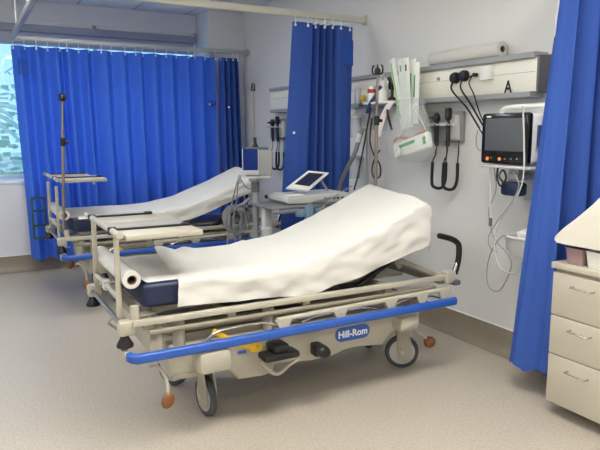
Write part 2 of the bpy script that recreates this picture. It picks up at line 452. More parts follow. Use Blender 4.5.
# patches of double cloth and a press stud tab
MB().bx(TXW + .055, TXW + .058, .53, .62, 1.95, 2.10).build('patch', 'curtp', c1)
MB().bx(TXW + .05, TXW + .056, 2.44, 2.52, 1.70, 1.75, .002).build('tie_tab', 'curtp', c1)
MB().sph((TXW + .06, 2.45, 1.71), .012, n=8).build('press_stud', 'snap', c1)
tp = zig((TXW + .02, 2.60), (TXW + .03, 2.83), 8, .045, 11, 1, 0)
bt = zig((TXW + .03, 2.60), (TXW + .05, 2.88), 8, .06, 11, 1, 0)
c2, T, B = curtain('bunched_curtain', 'narrow dark blue curtain gathered in the corner beside the window', tp, bt, 2.225, .14, 'curtd')
hooks(c2, [T[i] for i in range(3, len(T), 22)], 2.22, TZ - .02)
MB().sph((TXW + .10, 2.66, 1.68), .012, n=8).build('press_stud', 'snap', c2)
# dividing curtain between the stretchers: left flap, gathered folds, right flap
tp = [(-4.25, 2.27), (-4.235, 2.36), (-4.25, 2.45), (-4.34, 2.47), (-4.24, 2.50), (-4.34, 2.53), (-4.23, 2.55), (-4.34, 2.58), (-4.22, 2.61), (-4.33, 2.63), (-4.23, 2.66), (-4.24, 2.75), (-4.27, 2.83)]
bt = [(-4.26, 2.13), (-4.23, 2.25), (-4.25, 2.36), (-4.36, 2.41), (-4.22, 2.44), (-4.36, 2.48), (-4.21, 2.51), (-4.36, 2.55), (-4.20, 2.59), (-4.34, 2.62), (-4.22, 2.66), (-4.23, 2.74), (-4.27, 2.80)]
c3, T, B = curtain('divider_curtain', 'blue curtain gathered on the rail between the two stretchers', tp, bt, 2.235, .16, 'curtd', k=8)
hooks(c3, [T[i] for i in range(2, len(T), 9)], 2.23, TZ - .02)
MB().bx(-4.231, -4.227, 2.715, 2.81, 1.93, 2.13, .001).build('patch', 'curtp', c3)
MB().sph(P(294, 133, X=-4.222), .012, n=8).build('press_stud', 'snap', c3)
# near right curtain beside the cabinet
bt = [(-2.27, 2.555), (-2.20, 2.545), (-2.13, 2.575), (-2.04, 2.585), (-2.09, 2.64), (-2.11, 2.70), (-2.08, 2.76), (-2.05, 2.82), (-2.12, 2.85), (-2.20, 2.88), (-2.06, 2.90), (-1.98, 2.90), (-1.93, 2.925), (-1.87, 2.90), (-1.80, 2.93), (-1.74, 2.905), (-1.66, 2.93), (-1.58, 2.91)]
tp = [(-2.21, 2.735), (-2.17, 2.705), (-2.12, 2.695), (-2.06, 2.68), (-2.10, 2.72), (-2.115, 2.76), (-2.09, 2.80), (-2.06, 2.84), (-2.12, 2.86), (-2.19, 2.885), (-2.06, 2.90), (-1.98, 2.90), (-1.93, 2.925), (-1.87, 2.90), (-1.80, 2.93), (-1.74, 2.905), (-1.66, 2.93), (-1.58, 2.91)]
c4, T, B = curtain('bay_curtain', 'blue curtain pulled aside at the right beside the drawer cabinet', tp, bt, 2.22, .15, 'curtd', k=8, spread=lambda v: v)
hooks(c4, [T[i] for i in range(4, 84, 9)], 2.215, TZ - .02)
a0, a1, a2, a3 = P(558.5, 35, X=-2.19), P(569, 0, X=-2.185), V((-2.16, 2.76, 2.22)), P(561, -10, X=-2.21)
MB().grid(lambda u, v: (a0.lerp(a1, v).lerp(P(554, 37, X=-2.21).lerp(P(557, 0, X=-2.21), v), u) + V((.004 * math.sin(9 * v), 0, 0))), 3, 12, .002).build('mesh_header', 'mesh', c4)

# ------------------------------------------------------------------ hospital stretcher
bed = thing('hospital_stretcher', (-2.95, 1.5, 0), 'near cream hospital stretcher with blue side rail and raised backrest', 'stretcher', 'hospital stretchers')
YF, YH = .557, 2.375
XN, XF = -2.57, -3.33     # outer frame tubes
# base cover: moulded body with scalloped skirt
sk = [(P(a, b_, X=-2.60).y, P(a, b_, X=-2.60).z) for a, b_ in ((168, 352), (168, 362), (171, 379), (198, 376), (206, 371), (231, 371), (239, 380), (264, 376), (274, 372), (275, 364), (309, 361), (331, 357), (337, 354), (345, 350), (355, 347.5), (370, 346), (383, 345), (392, 333), (402, 330), (419, 330), (420, 312))]
sk += [(2.05, .46), (.75, .46)]
bc = MB().prism(sk, lambda a, b, t: V((t, a, b)), -2.60, -3.30, .012).build('base_cover', 'cream', bed, ang=50)
lc = P(353, 333, X=-2.592)
lp = MB().prism([(x + lc.y, z + lc.z + x * .0) for x, z in rrect(.212, .075, .035)], lambda a, b, t: V((t, a, b)), -2.592, -2.604).build('badge_plate', 'plate', bc)
text('lettering', 'Hill-Rom', .052, (-2.5912, lc.y, lc.z), 'snap', bc, (0, 1, 0), (0, 0, 1), bold=.0012, sx=.98)
MB().box(P(242, 352, X=-2.598), (.012, .045, .014), .002).build('small_badge', 'plate', bc)
# hoods over the casters
h0, h1 = P(200, 378, X=-2.49), P(233, 355, X=-2.49); h2, h3 = P(401, 334, X=-2.52), P(421, 320, X=-2.52)
for x0, x1, a, b_ in ((-2.49, -2.86, h0, h1), (-2.52, -2.86, h2, h3), (-3.04, -3.37, h0, h1), (-3.04, -3.35, h2, h3)):
    MB().bx(x0, x1, a.y, b_.y, a.z, b_.z + .03, .03).build('caster_hood', 'cream', bed)
# casters
def caster(x, y, nx, ny):
    n = V((nx, ny, 0)).normalized(); f = V((-n.y, n.x, 0)); o = V((x, y, .102)); r = .1
    c = MB(); R3 = Matrix((f, V((0, 0, 1)), n)).transposed()
    prof = [(-.03, .215), (.03, .215), (.032, .15), (.07, .05), (.08, -.015), (.06, -.045), (.02, -.06), (-.025, -.045), (-.035, 0), (-.045, .1)]
    for s in (.022, -.022):
        c.prism(prof, lambda a, b, t: o + f * (a * .8) + V((0, 0, b)) + n * t, s, s * 1.45)
    c.box(o + V((0, 0, .17)), (.07, .1, .075), .01, R3.to_3x3() if False else Matrix((f, n, V((0, 0, 1)))).transposed())
    k = c.build('caster', 'cream', bed)
    w = MB().lathe([(.078, -.016), (.092, -.017), (r, -.011), (r + .002, 0), (r, .011), (.092, .017), (.078, .016)], o, n, 32)
    w.build('tyre', 'tyre', k)
    MB().lathe([(0, -.018), (.05, -.02), (.076, -.0165), (.08, -.012), (.08, .012), (.076, .0165), (.05, .02), (0, .018)], o, n, 32).build('wheel', 'greyl', k)
    MB().lathe([(0, -.036), (.011, -.036), (.012, -.03), (.012, .03), (.011, .036), (0, .036)], o, n, 12).build('axle', 'greyl', k)
caster(-2.775, .985, .1, -1); caster(-2.80, 2.235, .86, -.5); caster(-3.22, .95, .5, -.8); caster(-3.18, 2.27, .8, .6)
# blue bumper rails
RZ = .458
for x, s in ((-2.515, 1), (-3.385, -1)):
    r_ = [(x - s * .045, YF + .01), (x - s * .010, YF + .025), (x, YF + .08), (x, 1.0), (x, 1.5), (x, 2.0), (x, YH - .03), (x - s * .006, YH + .0)]
    pts = catmull([V((p[0], p[1], RZ - .006 + .012 * (p[1] - YF) / (YH - YF))) for p in r_], 6)
    if s < 0: pts = [p for p in pts if p.y > .86]
    rings = []
    for i, p in enumerate(pts):
        d = (pts[min(i + 1, len(pts) - 1)] - pts[max(i - 1, 0)]).normalized(); w = V((d.y, -d.x, 0)).normalized()
        rings.append([p + w * a + V((0, 0, b)) for a, b in rrect(.032, .044, .013)])
    rail = MB().loft(rings).build('bumper_rail', 'bluep', bed)
    if s > 0: MB().bx(x - s * .085, x - s * .040, YF - .012, YF + .02, RZ - .032, RZ + .018, .012).build('end_cap', 'cream', rail)
    for y in (.78, 1.15, 1.5, 1.9, 2.25): MB().bar((x - s * .015, y, RZ - .01), (x - s * .10, y, RZ - .04), .03, .02).build('rail_bracket', 'creamd', bed)
# deck frame
for x in (XN, XF):
    MB().bx(x - .016, x + .016, YF + .03, YH - .02, .578, .607, .007).build('deck_rail', 'cream', bed)
    MB().bx(x - .012, x + .012, YF + .1, YH - .1, .535, .555, .006).build('lower_rail', 'creamd', bed)
    MB().bx(x + (-.05 if x > -2.9 else .05) - .01, x + (-.05 if x > -2.9 else .05) + .01, YF + .12, YH - .15, .508, .525, .005).build('lower_rail', 'creamd', bed)
for y in (.66, 1.05, 1.45, 1.95, 2.33): MB().bx(XN, XF, y - .022, y + .022, .555, .592, .005).build('cross_member', 'creamd', bed)
MB().bx(-2.66, -3.24, .70, 1.50, .60, .632, .01).build('deck_panel', 'creamd', bed)
MB().bx(-2.62, -3.28, .80, 2.15, .445, .50, .02).build('lift_frame', 'creamd', bed)
for y in (1.05, 1.95):
    MB().cyl((-2.95, y, .40), (-2.95, y, .56), .07).build('lift_column', 'creamd', bed)
for y in (.80, 1.25):
    MB().bar((XN - .03, y, .44), (XN - .03, y, .57), .05, .03).build('deck_support', 'cream', bed)
MB().bar((-2.60, .70, .41), (-2.60, .70, .565), .05, .035).build('deck_support', 'cream', bed)
# folded side guards
for x, s in ((-2.535, 1), (-3.365, -1)):
    g = MB().cyl((x, 1.265, .516), (x, 2.345, .536), .0125).build('side_guard', 'cream', bed)
    for y in (1.30, 1.62, 1.94, 2.15, 2.31):
        gz = .514 + (y - 1.265) * .0205
        MB().prism([(y - .045, gz), (y + .045, gz), (y + .016, gz - .06), (y - .016, gz - .06)], lambda a, b, t: V((t, a, b)), x - .012, x + .012, .003).build('guard_post', 'cream', g)
    for pts in ([(x, .90, .470), (x, .94, .50), (x, 1.0, .513), (x, 1.18, .515), (x, 1.27, .49)], [(x, 1.40, .485), (x, 1.5, .505), (x, 1.75, .508), (x, 1.86, .485)], [(x, 1.96, .49), (x, 2.04, .510), (x, 2.2, .51), (x, 2.28, .49)]):
        MB().tube(pts, .0055, 8).build('guard_wire', 'steel', bed)
# yellow release lever, pedals
q = lambda a, b_: P(a, b_, X=-2.55)
q = lambda a, b_: P(a, b_, X=-2.545)
MB().bar(q(213, 331), q(236, 343), .014, .026).bar(q(230, 341), q(256, 348), .014, .028).tube([q(250, 350), q(257, 350), q(261, 347), q(258, 343), q(250, 343)], .009, 8).build('release_lever', 'yellow', bed)
MB().tube([q(262, 362), q(266, 367), q(273, 373), q(280, 373), q(290, 364), q(298, 359)], .010, 8).build('pedal_bar', 'cream', bed)
pa, pb_ = P(264, 362, X=-2.50), P(299, 349, X=-2.50)
MB().bx(-2.48, -2.58, pa.y, pb_.y, pa.z - .006, pa.z + .028, .014).bx(-2.50, -2.60, pa.y + .055, pa.y + .14, pa.z + .024, pa.z + .064, .012).build('foot_pedal', 'black', bed)
pa = P(322, 351, X=-2.52)
MB().sph(pa, .047, (1, 1.05, .72), rot=Matrix.Rotation(-.5, 3, 'X')).bx(-2.49, -2.56, pa.y - .05, pa.y + .0, pa.z - .02, pa.z + .045, .012).build('foot_pedal', 'black', bed)
q1, q2 = P(168, 393, X=-2.54), P(428, 341, X=-2.62)
for a, b_, c_, n_ in ((P(150, 366, X=-2.57), P(161, 370, X=-2.55), q1, 0), ((-2.62, 2.15, .30), (-2.62, 2.2, .285), q2, 1), ((-3.3, .72, .40), (-3.36, .64, .37), (-3.36, q1.y, q1.z), 0)):
    MB().tube([a, V(a).lerp(V(b_), .6) + V((.01, -.01, .02)), b_, V(b_).lerp(V(c_), .5) + V((0, .01, 0)), c_], .008, 8).build('pedal_arm', 'cream', bed)
    pc = V(c_) + (V((0, 0, -.035)) if n_ == 0 else V((0, .012, -.008)))
    MB().sph(pc, .042, (.4, .70, .92) if n_ == 0 else (.6, 1, .8), rot=Matrix.Rotation(-.35, 3, 'X')).build('brake_pedal', 'brown', bed)
MB().bar(P(171, 378, X=-2.58), P(204, 372, X=-2.62), .022, .022).build('steer_bar', 'cream', bed)
# foot end: corner blocks, bumpers, silver bar, socket, writing shelf
for x in (-2.60, -3.33):
    MB().box((x, .568, .572), (.066, .07, .066), .014).build('corner_block', 'cream', bed)
    MB().lathe([(.016, .54), (.02, .528), (.037, .497), (.036, .488), (.018, .484), (0, .484)], (x, .56, .0), n=20).build('corner_bumper', 'black', bed)
MB().cyl((-2.62, .558, .572), (-3.31, .558, .572), .0115).build('foot_bar', 'polebr', bed)
MB().cyl((-2.59, .605, .58), (-2.59, .605, .665), .019).build('pole_socket', 'cream', bed)
MB().bar((-2.65, .62, .60), (-2.80, 1.0, .61), .06, .012).bar((-3.2, .62, .60), (-3.0, 1.0, .61), .06, .012).build('deck_arm', 'creamd', bed)
sh = MB().cyl((-2.60, .560, .974), (-3.38, .560, .974), .0145).bx(-2.60, -3.02, .585, .93, .948, .974, .006).bx(-3.02, -3.37, .585, .885, .948, .974, .006)
shelf = sh.build('foot_shelf', 'cream', bed)
for x, y1_ in ((-2.76, .91), (-3.24, .86)):
    MB().bx(x - .012, x + .012, .575, y1_, .975, .983, .002).bx(x - .013, x + .013, .542, .578, .957, .991, .004).bx(x - .014, x + .014, y1_ - .03, y1_ + .01, .974, .989, .004).build('strap', 'black', shelf)
for p in ((-2.63, .93), (-2.9, .93)): MB().cyl((p[0], p[1] - .1, .928), (p[0], p[1] - .1, .949), .012).build('stud', 'cream', shelf)
for x in (-2.685, -3.20):
    MB().bx(x - .0125, x + .0125, .549, .571, .595, .965, .004).build('shelf_leg', 'cream', bed)
MB().cyl((-2.69, .560, .685), (-3.20, .560, .685), .0115).build('shelf_crossbar', 'cream', bed)
MB().bx(-2.93, -2.985, .545, .577, .662, .71, .005).build('crossbar_clip', 'greyl', bed)
# mattress on a backrest frame
PATH = catmull([V((0, y, z)) for y, z in ((.655, .747), (1.0, .747), (1.35, .750), (1.6, .787), (1.95, .910), (2.225, 1.027))], 6)
def top_at(y):
    for a, b in zip(PATH, PATH[1:]):
        if a.y <= y <= b.y: return a.z + (b.z - a.z) * (y - a.y) / (b.y - a.y)
    if y < PATH[0].y: return PATH[0].z
    return PATH[-1].z + (y - PATH[-1].y) * .42
rings = []
for i, p in enumerate(PATH):
    d = (PATH[min(i + 1, len(PATH) - 1)] - PATH[max(i - 1, 0)]).normalized(); nn = V((0, -d.z, d.y))
    ext = [(0, 1, 1)]
    if i == 0: ext = [(0, .90, .97), (.012, .98, .99), (.03, 1, 1)]
    if i == len(PATH) - 1: ext = [(-.03, 1, .97), (-.015, .96, .93), (0, .80, .86)]
    for e, sc_, sw in ext:
        c0 = p + d * e - nn * .056
        rings.append([c0 + V((-2.95 + a * sw, 0, 0)) + nn * b * sc_ for a, b in rrect(.66, .112, .022)])
MB().loft(rings).build('mattress', 'navy', bed, ang=60)
br = MB()
for x in (-2.68, -3.22): br.bar((x, 1.47, .615), (x, 2.2, .885), .03, .035)
br.bar((-2.68, 2.16, .87), (-3.22, 2.16, .87), .03, .03)
br.build('backrest_frame', 'creamd', bed)
p0 = P(350, 292, X=-2.67); p1 = P(393, 260, X=-2.67)
MB().bx(-2.70, -3.2, 1.50, 2.15, .60, .617, .005).build('deck_panel', 'creamd', bed)
MB().cyl(p0, p0.lerp(p1, .55), .017).cyl(p0.lerp(p1, .5), p1, .012).build('gas_strut', 'black', bed)
MB().bar(P(395, 258, X=-2.70), P(441, 277, X=-2.62), .03, .024).bar(P(393, 256, X=-2.72), P(400, 268, X=-2.70), .03, .03).build('backrest_stay', 'creamd', bed)
# head end
MB().bx(XN - .01, XF + .01, YH - .06, YH - .015, .56, .605, .008).build('head_bar', 'cream', bed)
for s, x in ((1, -2.575), (-1, -3.325)):
    MB().box((x, YH - .0, .592), (.06, .07, .07), .012).build('handle_block', 'cream', bed)
    MB().bx(x - .045, x + .045, YH + .01, YH + .06, .545, .575, .01).build('corner_bumper', 'dgrey', bed)
    MB().tube([(x, 2.425, .60), (x, 2.447, .68), (x, 2.450, .745), (x, 2.438, .78), (x, 2.39, .808), (x, 2.305, .833)], .0165, 12).sph((x, 2.303, .8335), .0165, n=10).build('push_handle', 'black', bed)
    MB().tube([(x, 2.40, .58), (x, 2.42, .62), (x, 2.44, .665)], .0135, 10).build('handle_tube', 'steel', bed)

bed2 = copy_tree(bed); bed2.location = V((-5.31, 1.56, 0))
bed2['label'] = 'far cream hospital stretcher in front of the blue window curtain'

for ch in bed2.children:
    if ch.name.startswith('foot_shelf'): ch.location.z += .075
    if ch.name.startswith('shelf_leg'): k_ = 1.04 / .965; ch.scale.z = k_; ch.location.z = .595 * (1 - k_) 
# ------------------------------------------------------------------ sheets
def sheet(name, label, off, yfn, yh, drop_n, drop_f, seed, ridge, head=.22):
    """yfn(u): foot edge; drop_n(y): how far it hangs at the near side"""
    xn, xf = -2.606, -3.294
    L = off
    def f(u, v):
        # u 0 far hem .. 1 near hem ; v 0 foot .. 1 head overhang
        hd = head
        hdx = yh + .12 * (1 - u) ** 1.2; y0 = yfn(u); tot = (hdx - y0) + hd
        s = v * tot
        over = max(0, s - (hdx - y0))
        y = min(y0 + s, hdx)
        t = top_at(y) + .006
        dn = drop_n(y, over); df = drop_f(y)
        width = xn - xf
        run = df + width + dn; q = u * run
        r = .03
        x = 0; dz = 0
        if q < df: x = xf; dz = -(df - q)
        elif q > df + width: x = xn; dz = -(q - df - width)
        else: x = xf + (q - df)
        # round the shoulders
        if dz < 0:
            k = min(1, -dz / r); x += (.012 + .012 * noise.noise(V((y * 5, dz * 9, seed)))) * k * (1 if x > -2.95 else -1)
        e = min(abs(x - xn), abs(x - xf))
        if dz == 0 and e < r: dz = -(r - math.sqrt(max(0, r * r - (r - e) ** 2))) * .6
        nz = noise.noise(V((x * 3.0, y * 3.0, seed))) * .010 + noise.noise(V((x * 9, y * 6, seed + 4))) * .005
        side = max(0, min(1, -dz / .03)) if (q < df or q > df + width) else 0
        wr = noise.noise(V((y * 9 + dz * 14, dz * 16 - y * 5, seed + 9))) * .013 * side
        z = t + dz + abs(nz) * (1 - side) + ridge(x, y)
        x += wr * (1 if x > -2.95 else -1)
        yy = y
        cn = max(0, 1 - (hdx - y) / .16) * max(0, min(1, (x + 2.80) / .19)); z -= .018 * cn * cn
        if over > 0:
            a = min(over, .06) / .06
            yy += math.sin(a * PI / 2) * .045 + .012 * noise.noise(V((x * 12, over * 6, seed)))
            z -= (1 - math.cos(a * PI / 2)) * .03 + max(0, over - .06)
        return V((x, yy, z)) + L
    b = MB(); b.grid(f, 76, 110)
    o = b.build(name, 'sheet', ang=180)
    return tag(o, label, 'bed sheet', 'white bed sheets')
def dn1(y, over):
    b = .120 + max(0, min(1, (y - .85) / .25)) * .016 + max(0, min(1, (y - 1.2) / .25)) * .016 + max(0, y - 1.3) * .095
    return b if over == 0 else max(.03, b - over * .75)
def ridge1(x, y):
    a = math.exp(-((y - (.95 + .04 * math.sin(x * 8))) / .04) ** 2) * .034 * max(0, min(1, (-2.95 - x) / .2))
    b = math.exp(-((y - 1.06) / .04) ** 2) * .018 * max(0, min(1, (-2.85 - x) / .3))
    c = math.exp(-((y - 1.55 - (x + 2.95) * .25) / .10) ** 2) * .012
    return a + b + c
sheet('bed_sheet', 'white sheet draped over the near stretcher and its raised backrest', V((0, 0, 0)), lambda u: .90 - .105 * u, 2.20, dn1, lambda y: .06, 3.3, ridge1, .20)
def dn2(y, over):
    return (.018 + max(0, min(1, (y - 1.1) / .4)) * .10) if over == 0 else max(.03, .118 - over * .7)
sheet('bed_sheet', 'white sheet draped over the far stretcher by the window', V((-2.36, .06, 0)), lambda u:   .68 + .02 * u, 2.20, dn2, lambda y: .06, 8.1, lambda x, y: .010 * math.exp(-((y - 1.5) / .1) ** 2), .12)
# paper rolls at the foot of the mattresses
def paper_roll(off, label, ylen):
    y, z, r = .612, .767, .040
    t = thing('paper_roll', V((-2.95, y, .727)) + off, label, 'paper roll', 'couch paper rolls on stretchers')
    b = MB().lathe([(.0215, 0), (.037, 0), (r, .003), (r, .697), (.037, .70), (.0215, .70), (.0215, .005)], V((-3.345, y, z)) + off, (1, 0, 0), 32)
    b.build('roll', 'paper', t)
    MB().lathe([(.018, 0), (.0212, 0), (.0212, .698), (.018, .698), (.018, 0)], V((-3.344, y, z)) + off, (1, 0, 0), 24).build('core', 'card', t)
    def f(u, v):
        x = -3.275 + .63 * u; yy = .618 + (ylen + .045) * v
        zz = .7495 + .004 * abs(noise.noise(V((x * 5, yy * 7, 2)))) + (.055 * (1 - v / .2) ** 1.4 if v < .2 else 0)
        e = min(u, 1 - u)
        return V((x, yy, zz - (.004 if e < .02 else 0))) + off
    MB().grid(f, 24, 24).build('paper_strip', 'paper', t)
paper_roll(V((0, 0, 0)), 'white paper roll across the foot of the near stretcher', .30)
paper_roll(V((-2.36, .05, 0)), 'white paper roll across the foot of the far stretcher', .12)

# ------------------------------------------------------------------ IV poles
def iv_pole(x, y, z0, z1, zc, label, m='polebr'):
    t = thing('iv_pole', (x, y, z0), label, 'drip pole', 'drip poles')
    MB().cyl((x, y, z0), (x, y, zc), .0115, n=12).cyl((x, y, zc), (x, y, z1), .009, n=12).build('pole', m, t)
    MB().cyl((x, y, zc - .03), (x, y, zc + .03), .019, n=14).cyl((x, y + .018, zc), (x, y + .04, zc), .011).build('collar', 'black', t)
    h = MB().sph((x, y, z1 + .005), .022, (1, 1, 1.2), n=12).cyl((x, y, z1), (x, y, z1 + .05), .012, .004)
    for a in (.5, .5 + PI): 
        d = V((math.cos(a), math.sin(a), 0))
        h.tube([V((x, y, z1)), V((x, y, z1 - .012)) + d * .02, V((x, y, z1 + .0)) + d * .036, V((x, y, z1 + .035)) + d * .034, V((x, y, z1 + .042)) + d * .024], .006, 8)
    h.build('hook_head', 'black', t); return t
iv_pole(-3.325, 2.40, .63, 1.79, 1.48, 'steel drip pole with black twin hook behind the near stretcher backrest')
iv_pole(-4.95, .645, .665, 1.655, 1.335, 'steel drip pole at the foot of the far stretcher').rotation_euler.x = -.045
# green wire basket on the far stretcher foot
t = thing('wire_rack', (-5.72, .55, .48), 'dark green wire rack hanging at the foot of the far stretcher', 'wire rack')
xa, xb, ya, yb = -5.76, -5.70, .50, .60
for z in (.49, .60, .73, .84):
    MB().tube([(xa, ya, z), (xb, ya, z), (xb, yb, z), (xa, yb, z), (xa, ya, z)], .006, 6, smooth=False).build('hoop', 'green', t)
for x in (xa, xb):
    for y in (ya, yb): MB().cyl((x, y, .48), (x, y, .85), .006, n=6).build('wire', 'green', t)
# ------------------------------------------------------------------ bedhead trunking on the back wall
FYP = 2.86
def trunking(x0, x1, label, full=True):
    t = thing('bedhead_panel', ((x0 + x1) / 2, W, 1.63), label, 'wall panel', 'bedhead service panels')
    prof = [(W, 1.635), (FYP + .012, 1.635), (FYP, 1.66), (FYP, 1.80), (FYP + .015, 1.822), (W, 1.822)]
    MB().prism(prof, lambda a, b, t_: V((t_, a, b)), x0, x1 - .016).build('fascia', 'panel', t)
    MB().prism([(W, 1.822), (FYP - .012, 1.822), (FYP - .018, 1.848), (FYP - .008, 1.853), (W, 1.853)], lambda a, b, t_: V((t_, a, b)), x0 - .01, x1 - .03).build('top_rail', 'greyb', t)
    MB().prism([(W, 1.60), (FYP - .004, 1.606), (FYP - .012, 1.634), (W, 1.635)], lambda a, b, t_: V((t_, a, b)), x0 - .01, x1 - .05).build('bottom_rail', 'greyb', t)
    MB().prism([(W, 1.625), (FYP + .005, 1.625), (FYP - .004, 1.65), (FYP - .004, 1.83), (W, 1.84)], lambda a, b, t_: V((t_, a, b)), x1 - .016, x1, .003).build('end_cap', 'dgrey', t)
    MB().bx(x0, x1 - .03, FYP - .0008, FYP + .002, 1.742, 1.7445).build('seam', 'grey', t)
    return t
pn = trunking(-4.42, -2.43, 'cream bedhead service panel on the wall above the near stretcher')
pf = trunking(-7.6 + 1.76, -5.0, 'cream bedhead service panel above the far stretcher, partly behind the dividing curtain')
text('letter', 'A', .105, P(508, 87.5, Y=FYP - .0015), 'ink', pn, (1, 0, 0), (0, 0, 1), bold=.002, sx=.8)
q = P(439, 79, Y=FYP); MB().cyl(q, q + V((0, -.012, 0)), .011).build('stud', 'grey', pn)
# plugs, adapter and cables
def cable(name, pts, r, m, label, group=None, cat='cable'):
    o = MB().tube(pts, r, 8).build(name, m); return tag(o, label, cat, group)
def cp(lst, Y): return [P(a, b, Y=Y) if not isinstance(a, tuple) else P(a[0], a[1], Y=b) for a, b in lst]
for i, (px, py, lab) in enumerate(((455, 78, 'black round plug in the service panel, left of the pair'), (464, 76, 'black round plug in the service panel, right of the pair'))):
    q = P(px + 1.6, py, Y=FYP - .001); t = thing('power_plug', q, lab, 'plug', 'black plugs in the service panel')
    MB().lathe([(.036, 0), (.036, .02), (.03, .036), (.012, .04), (0, .04)], q, (0, -1, 0), 20).build('body', 'black', t)
    x = q + V((0, -.03, -.02))
    tgt = [P(467, 108, Y=2.83), P(478, 126, Y=2.80), P(487, 140, Y=2.79)] if i == 0 else [P(470, 103, Y=2.83), P(481, 122, Y=2.80), P(490, 136, Y=2.79)]
    MB().tube([x, x + V((.004, -.01, -.06))] + tgt, .006, 8).build('cord', 'black', t)
q = P(477, 75, Y=FYP); t = thing('power_plug', q, 'small black plug with thin cord left of the white adapter', 'plug')
MB().cyl(q, q + V((0, -.03, 0)), .012).cyl(q + V((0, -.025, .0)), q + V((-.03, -.028, -.012)), .007).build('body', 'black', t)
MB().tube([q + V((-.02, -.028, -.012)), q + V((-.035, -.03, -.05)), P(474, 95, Y=2.83), P(480, 114, Y=2.82), P(487, 128, Y=2.80)], .004, 8).build('cord', 'black', t)
q = P(487, 73, Y=FYP - .02); t = MB().box(q, (.085, .04, .085), .006).build('socket_adapter', 'white'); tag(t, 'white square socket adapter on the service panel', 'adapter')
# paper roll resting on panel
qa, qb = -3.38, -2.745
t = thing('paper_roll', ((qa + qb) / 2, FYP + .03, 1.853), 'white paper roll lying on top of the service panel', 'paper roll')
MB().lathe([(.02, 0), (.044, 0), (.047, .004), (.047, qb - qa - .004), (.044, qb - qa), (.02, qb - qa), (.02, .01)], (qa, FYP + .04, 1.853 + .047), (1, 0, 0), 28).build('roll', 'paper', t)
MB().lathe([(.016, 0), (.0205, 0), (.0205, qb - qa - .003), (.016, qb - qa - .003), (.016, 0)], (qa + .001, FYP + .04, 1.90), (1, 0, 0), 20).build('core', 'card', t)

# ------------------------------------------------------------------ wall diagnostic sets (otoscope / ophthalmoscope)
def diagnostic(x0, label, group):
    t = thing('diagnostic_set', (x0 + .15, W, 1.34), label, 'wall medical instrument', group)
    y = W - .055
    MB().bx(x0 - .03, x0 + .33, W - .045, W, 1.335, 1.545, .012).build('wall_plate', 'grey', t)
    MB().bx(x0 + .22, x0 + .33, W - .075, W - .044, 1.35, 1.52, .012).build('power_box', 'greyl', t)
    MB().bx(x0 - .02, x0 + .30, W - .095, W - .07, 1.445, 1.47, .006).build('cradle', 'greyl', t)
    for i, dx in enumerate((.165, .278)):
        X = x0 + dx; Y = W - .105
        h = MB().cyl((X, Y, 1.31), (X, Y - .004, 1.45), .0135, .016).cyl((X, Y, 1.45), (X, Y, 1.475), .011).build('handle', 'black', t)
        hd = MB().sph((X, Y - .005, 1.50 + .012 * i), .030, (.8, .9, 1.2), n=14)
        if i == 0: hd.cyl((X, Y - .005, 1.505), (X - .02, Y - .055, 1.50), .016, .006)
        else: hd.box((X, Y - .005, 1.535), (.04, .04, .06), .012)
        hd.build('head', 'black', h)
        MB().cyl((X, Y, 1.445), (X, Y, 1.462), .0165).build('ring', 'steel', h)
        a = V((X, Y, 1.31)); e = V((X + .055, W - .06, 1.35))
        z = 1.02
        pts = [a, a + V((-.01, 0, -.06)), V((X - .035, Y, 1.20)), V((X - .038, Y, z + .06)), V((X - .025, Y, z + .015)), V((X + .008, Y + .02, z)), V((X + .042, Y + .03, z + .015)), V((X + .055, Y + .04, z + .07)), V((X + .055, Y + .04, 1.2)), V((X + .055, Y + .045, 1.28)), e]
        MB().tube(pts, .0045, 6).build('cord', 'black', h)
        MB().tube(pts[2:9], .011, 8).build('coiled_cord', 'black', h)
    return t
diagnostic(-3.42, 'grey wall diagnostic set with two black scopes and coiled cords beside the near monitor', 'wall diagnostic sets')
d2 = diagnostic(-5.95, 'grey wall diagnostic set with black cords left of the dividing curtain', 'wall diagnostic sets')

# ------------------------------------------------------------------ vital signs monitor on its wall bracket (near bay)
mx0, mx1, my, mz0, mz1 = -2.665, -2.315, 2.69, 1.225, 1.512
t = thing('patient_monitor', ((mx0 + mx1) / 2, my + .08, mz0), 'black-screened patient monitor mounted on the wall beside the right curtain', 'patient monitor')
rot = Matrix.Rotation(.02, 3, 'Z')
MB().box(((mx0 + mx1) / 2 + .018, my + .075, (mz0 + mz1) / 2 + .0), (.315, .13, .27), .03).build('housing', 'white', t)
bz = MB().box(((mx0 + mx1) / 2, my, (mz0 + mz1) / 2), (mx1 - mx0, .035, mz1 - mz0), .022).build('bezel', 'blackg', t)
MB().bx(mx0 + .035, mx1 - .03, my - .0195, my - .016, mz0 + .075, mz1 - .03, .001).build('screen', 'screen', t)
for px, py, m, r in ((487.5, 158.5, 'orange', .010), (499.5, 159, 'orange', .009), (505, 159, 'grey', .004), (511, 159, 'grey', .004), (517, 159, 'grey', .004), (491.5, 158, 'pkgg', .004)):
    q = P(px, py, Y=my - .018); MB().cyl(q, q + V((0, -.004, 0)), r, n=12).build('button', m, bz)
MB().bx(mx0 + .04, mx0 + .075, my - .0195, my - .017, mz1 - .024, mz1 - .015, .001).build('badge', 'snap', bz)
MB().tube([(mx0 + .05, my + .09, mz1 - .01), (mx0 + .06, my + .09, mz1 + .022), (mx0 + .12, my + .09, mz1 + .035), (mx1 - .0, my + .09, mz1 + .035), (mx1 + .02, my + .09, mz1 + .02), (mx1 + .03, my + .09, mz1 - .02)], .012, 10).build('carry_loop', 'white', t)
MB().box((mx1 + .018, my + .07, mz1 - .13), (.02, .08, .12), .006).build('module_bay', 'dblue', t)
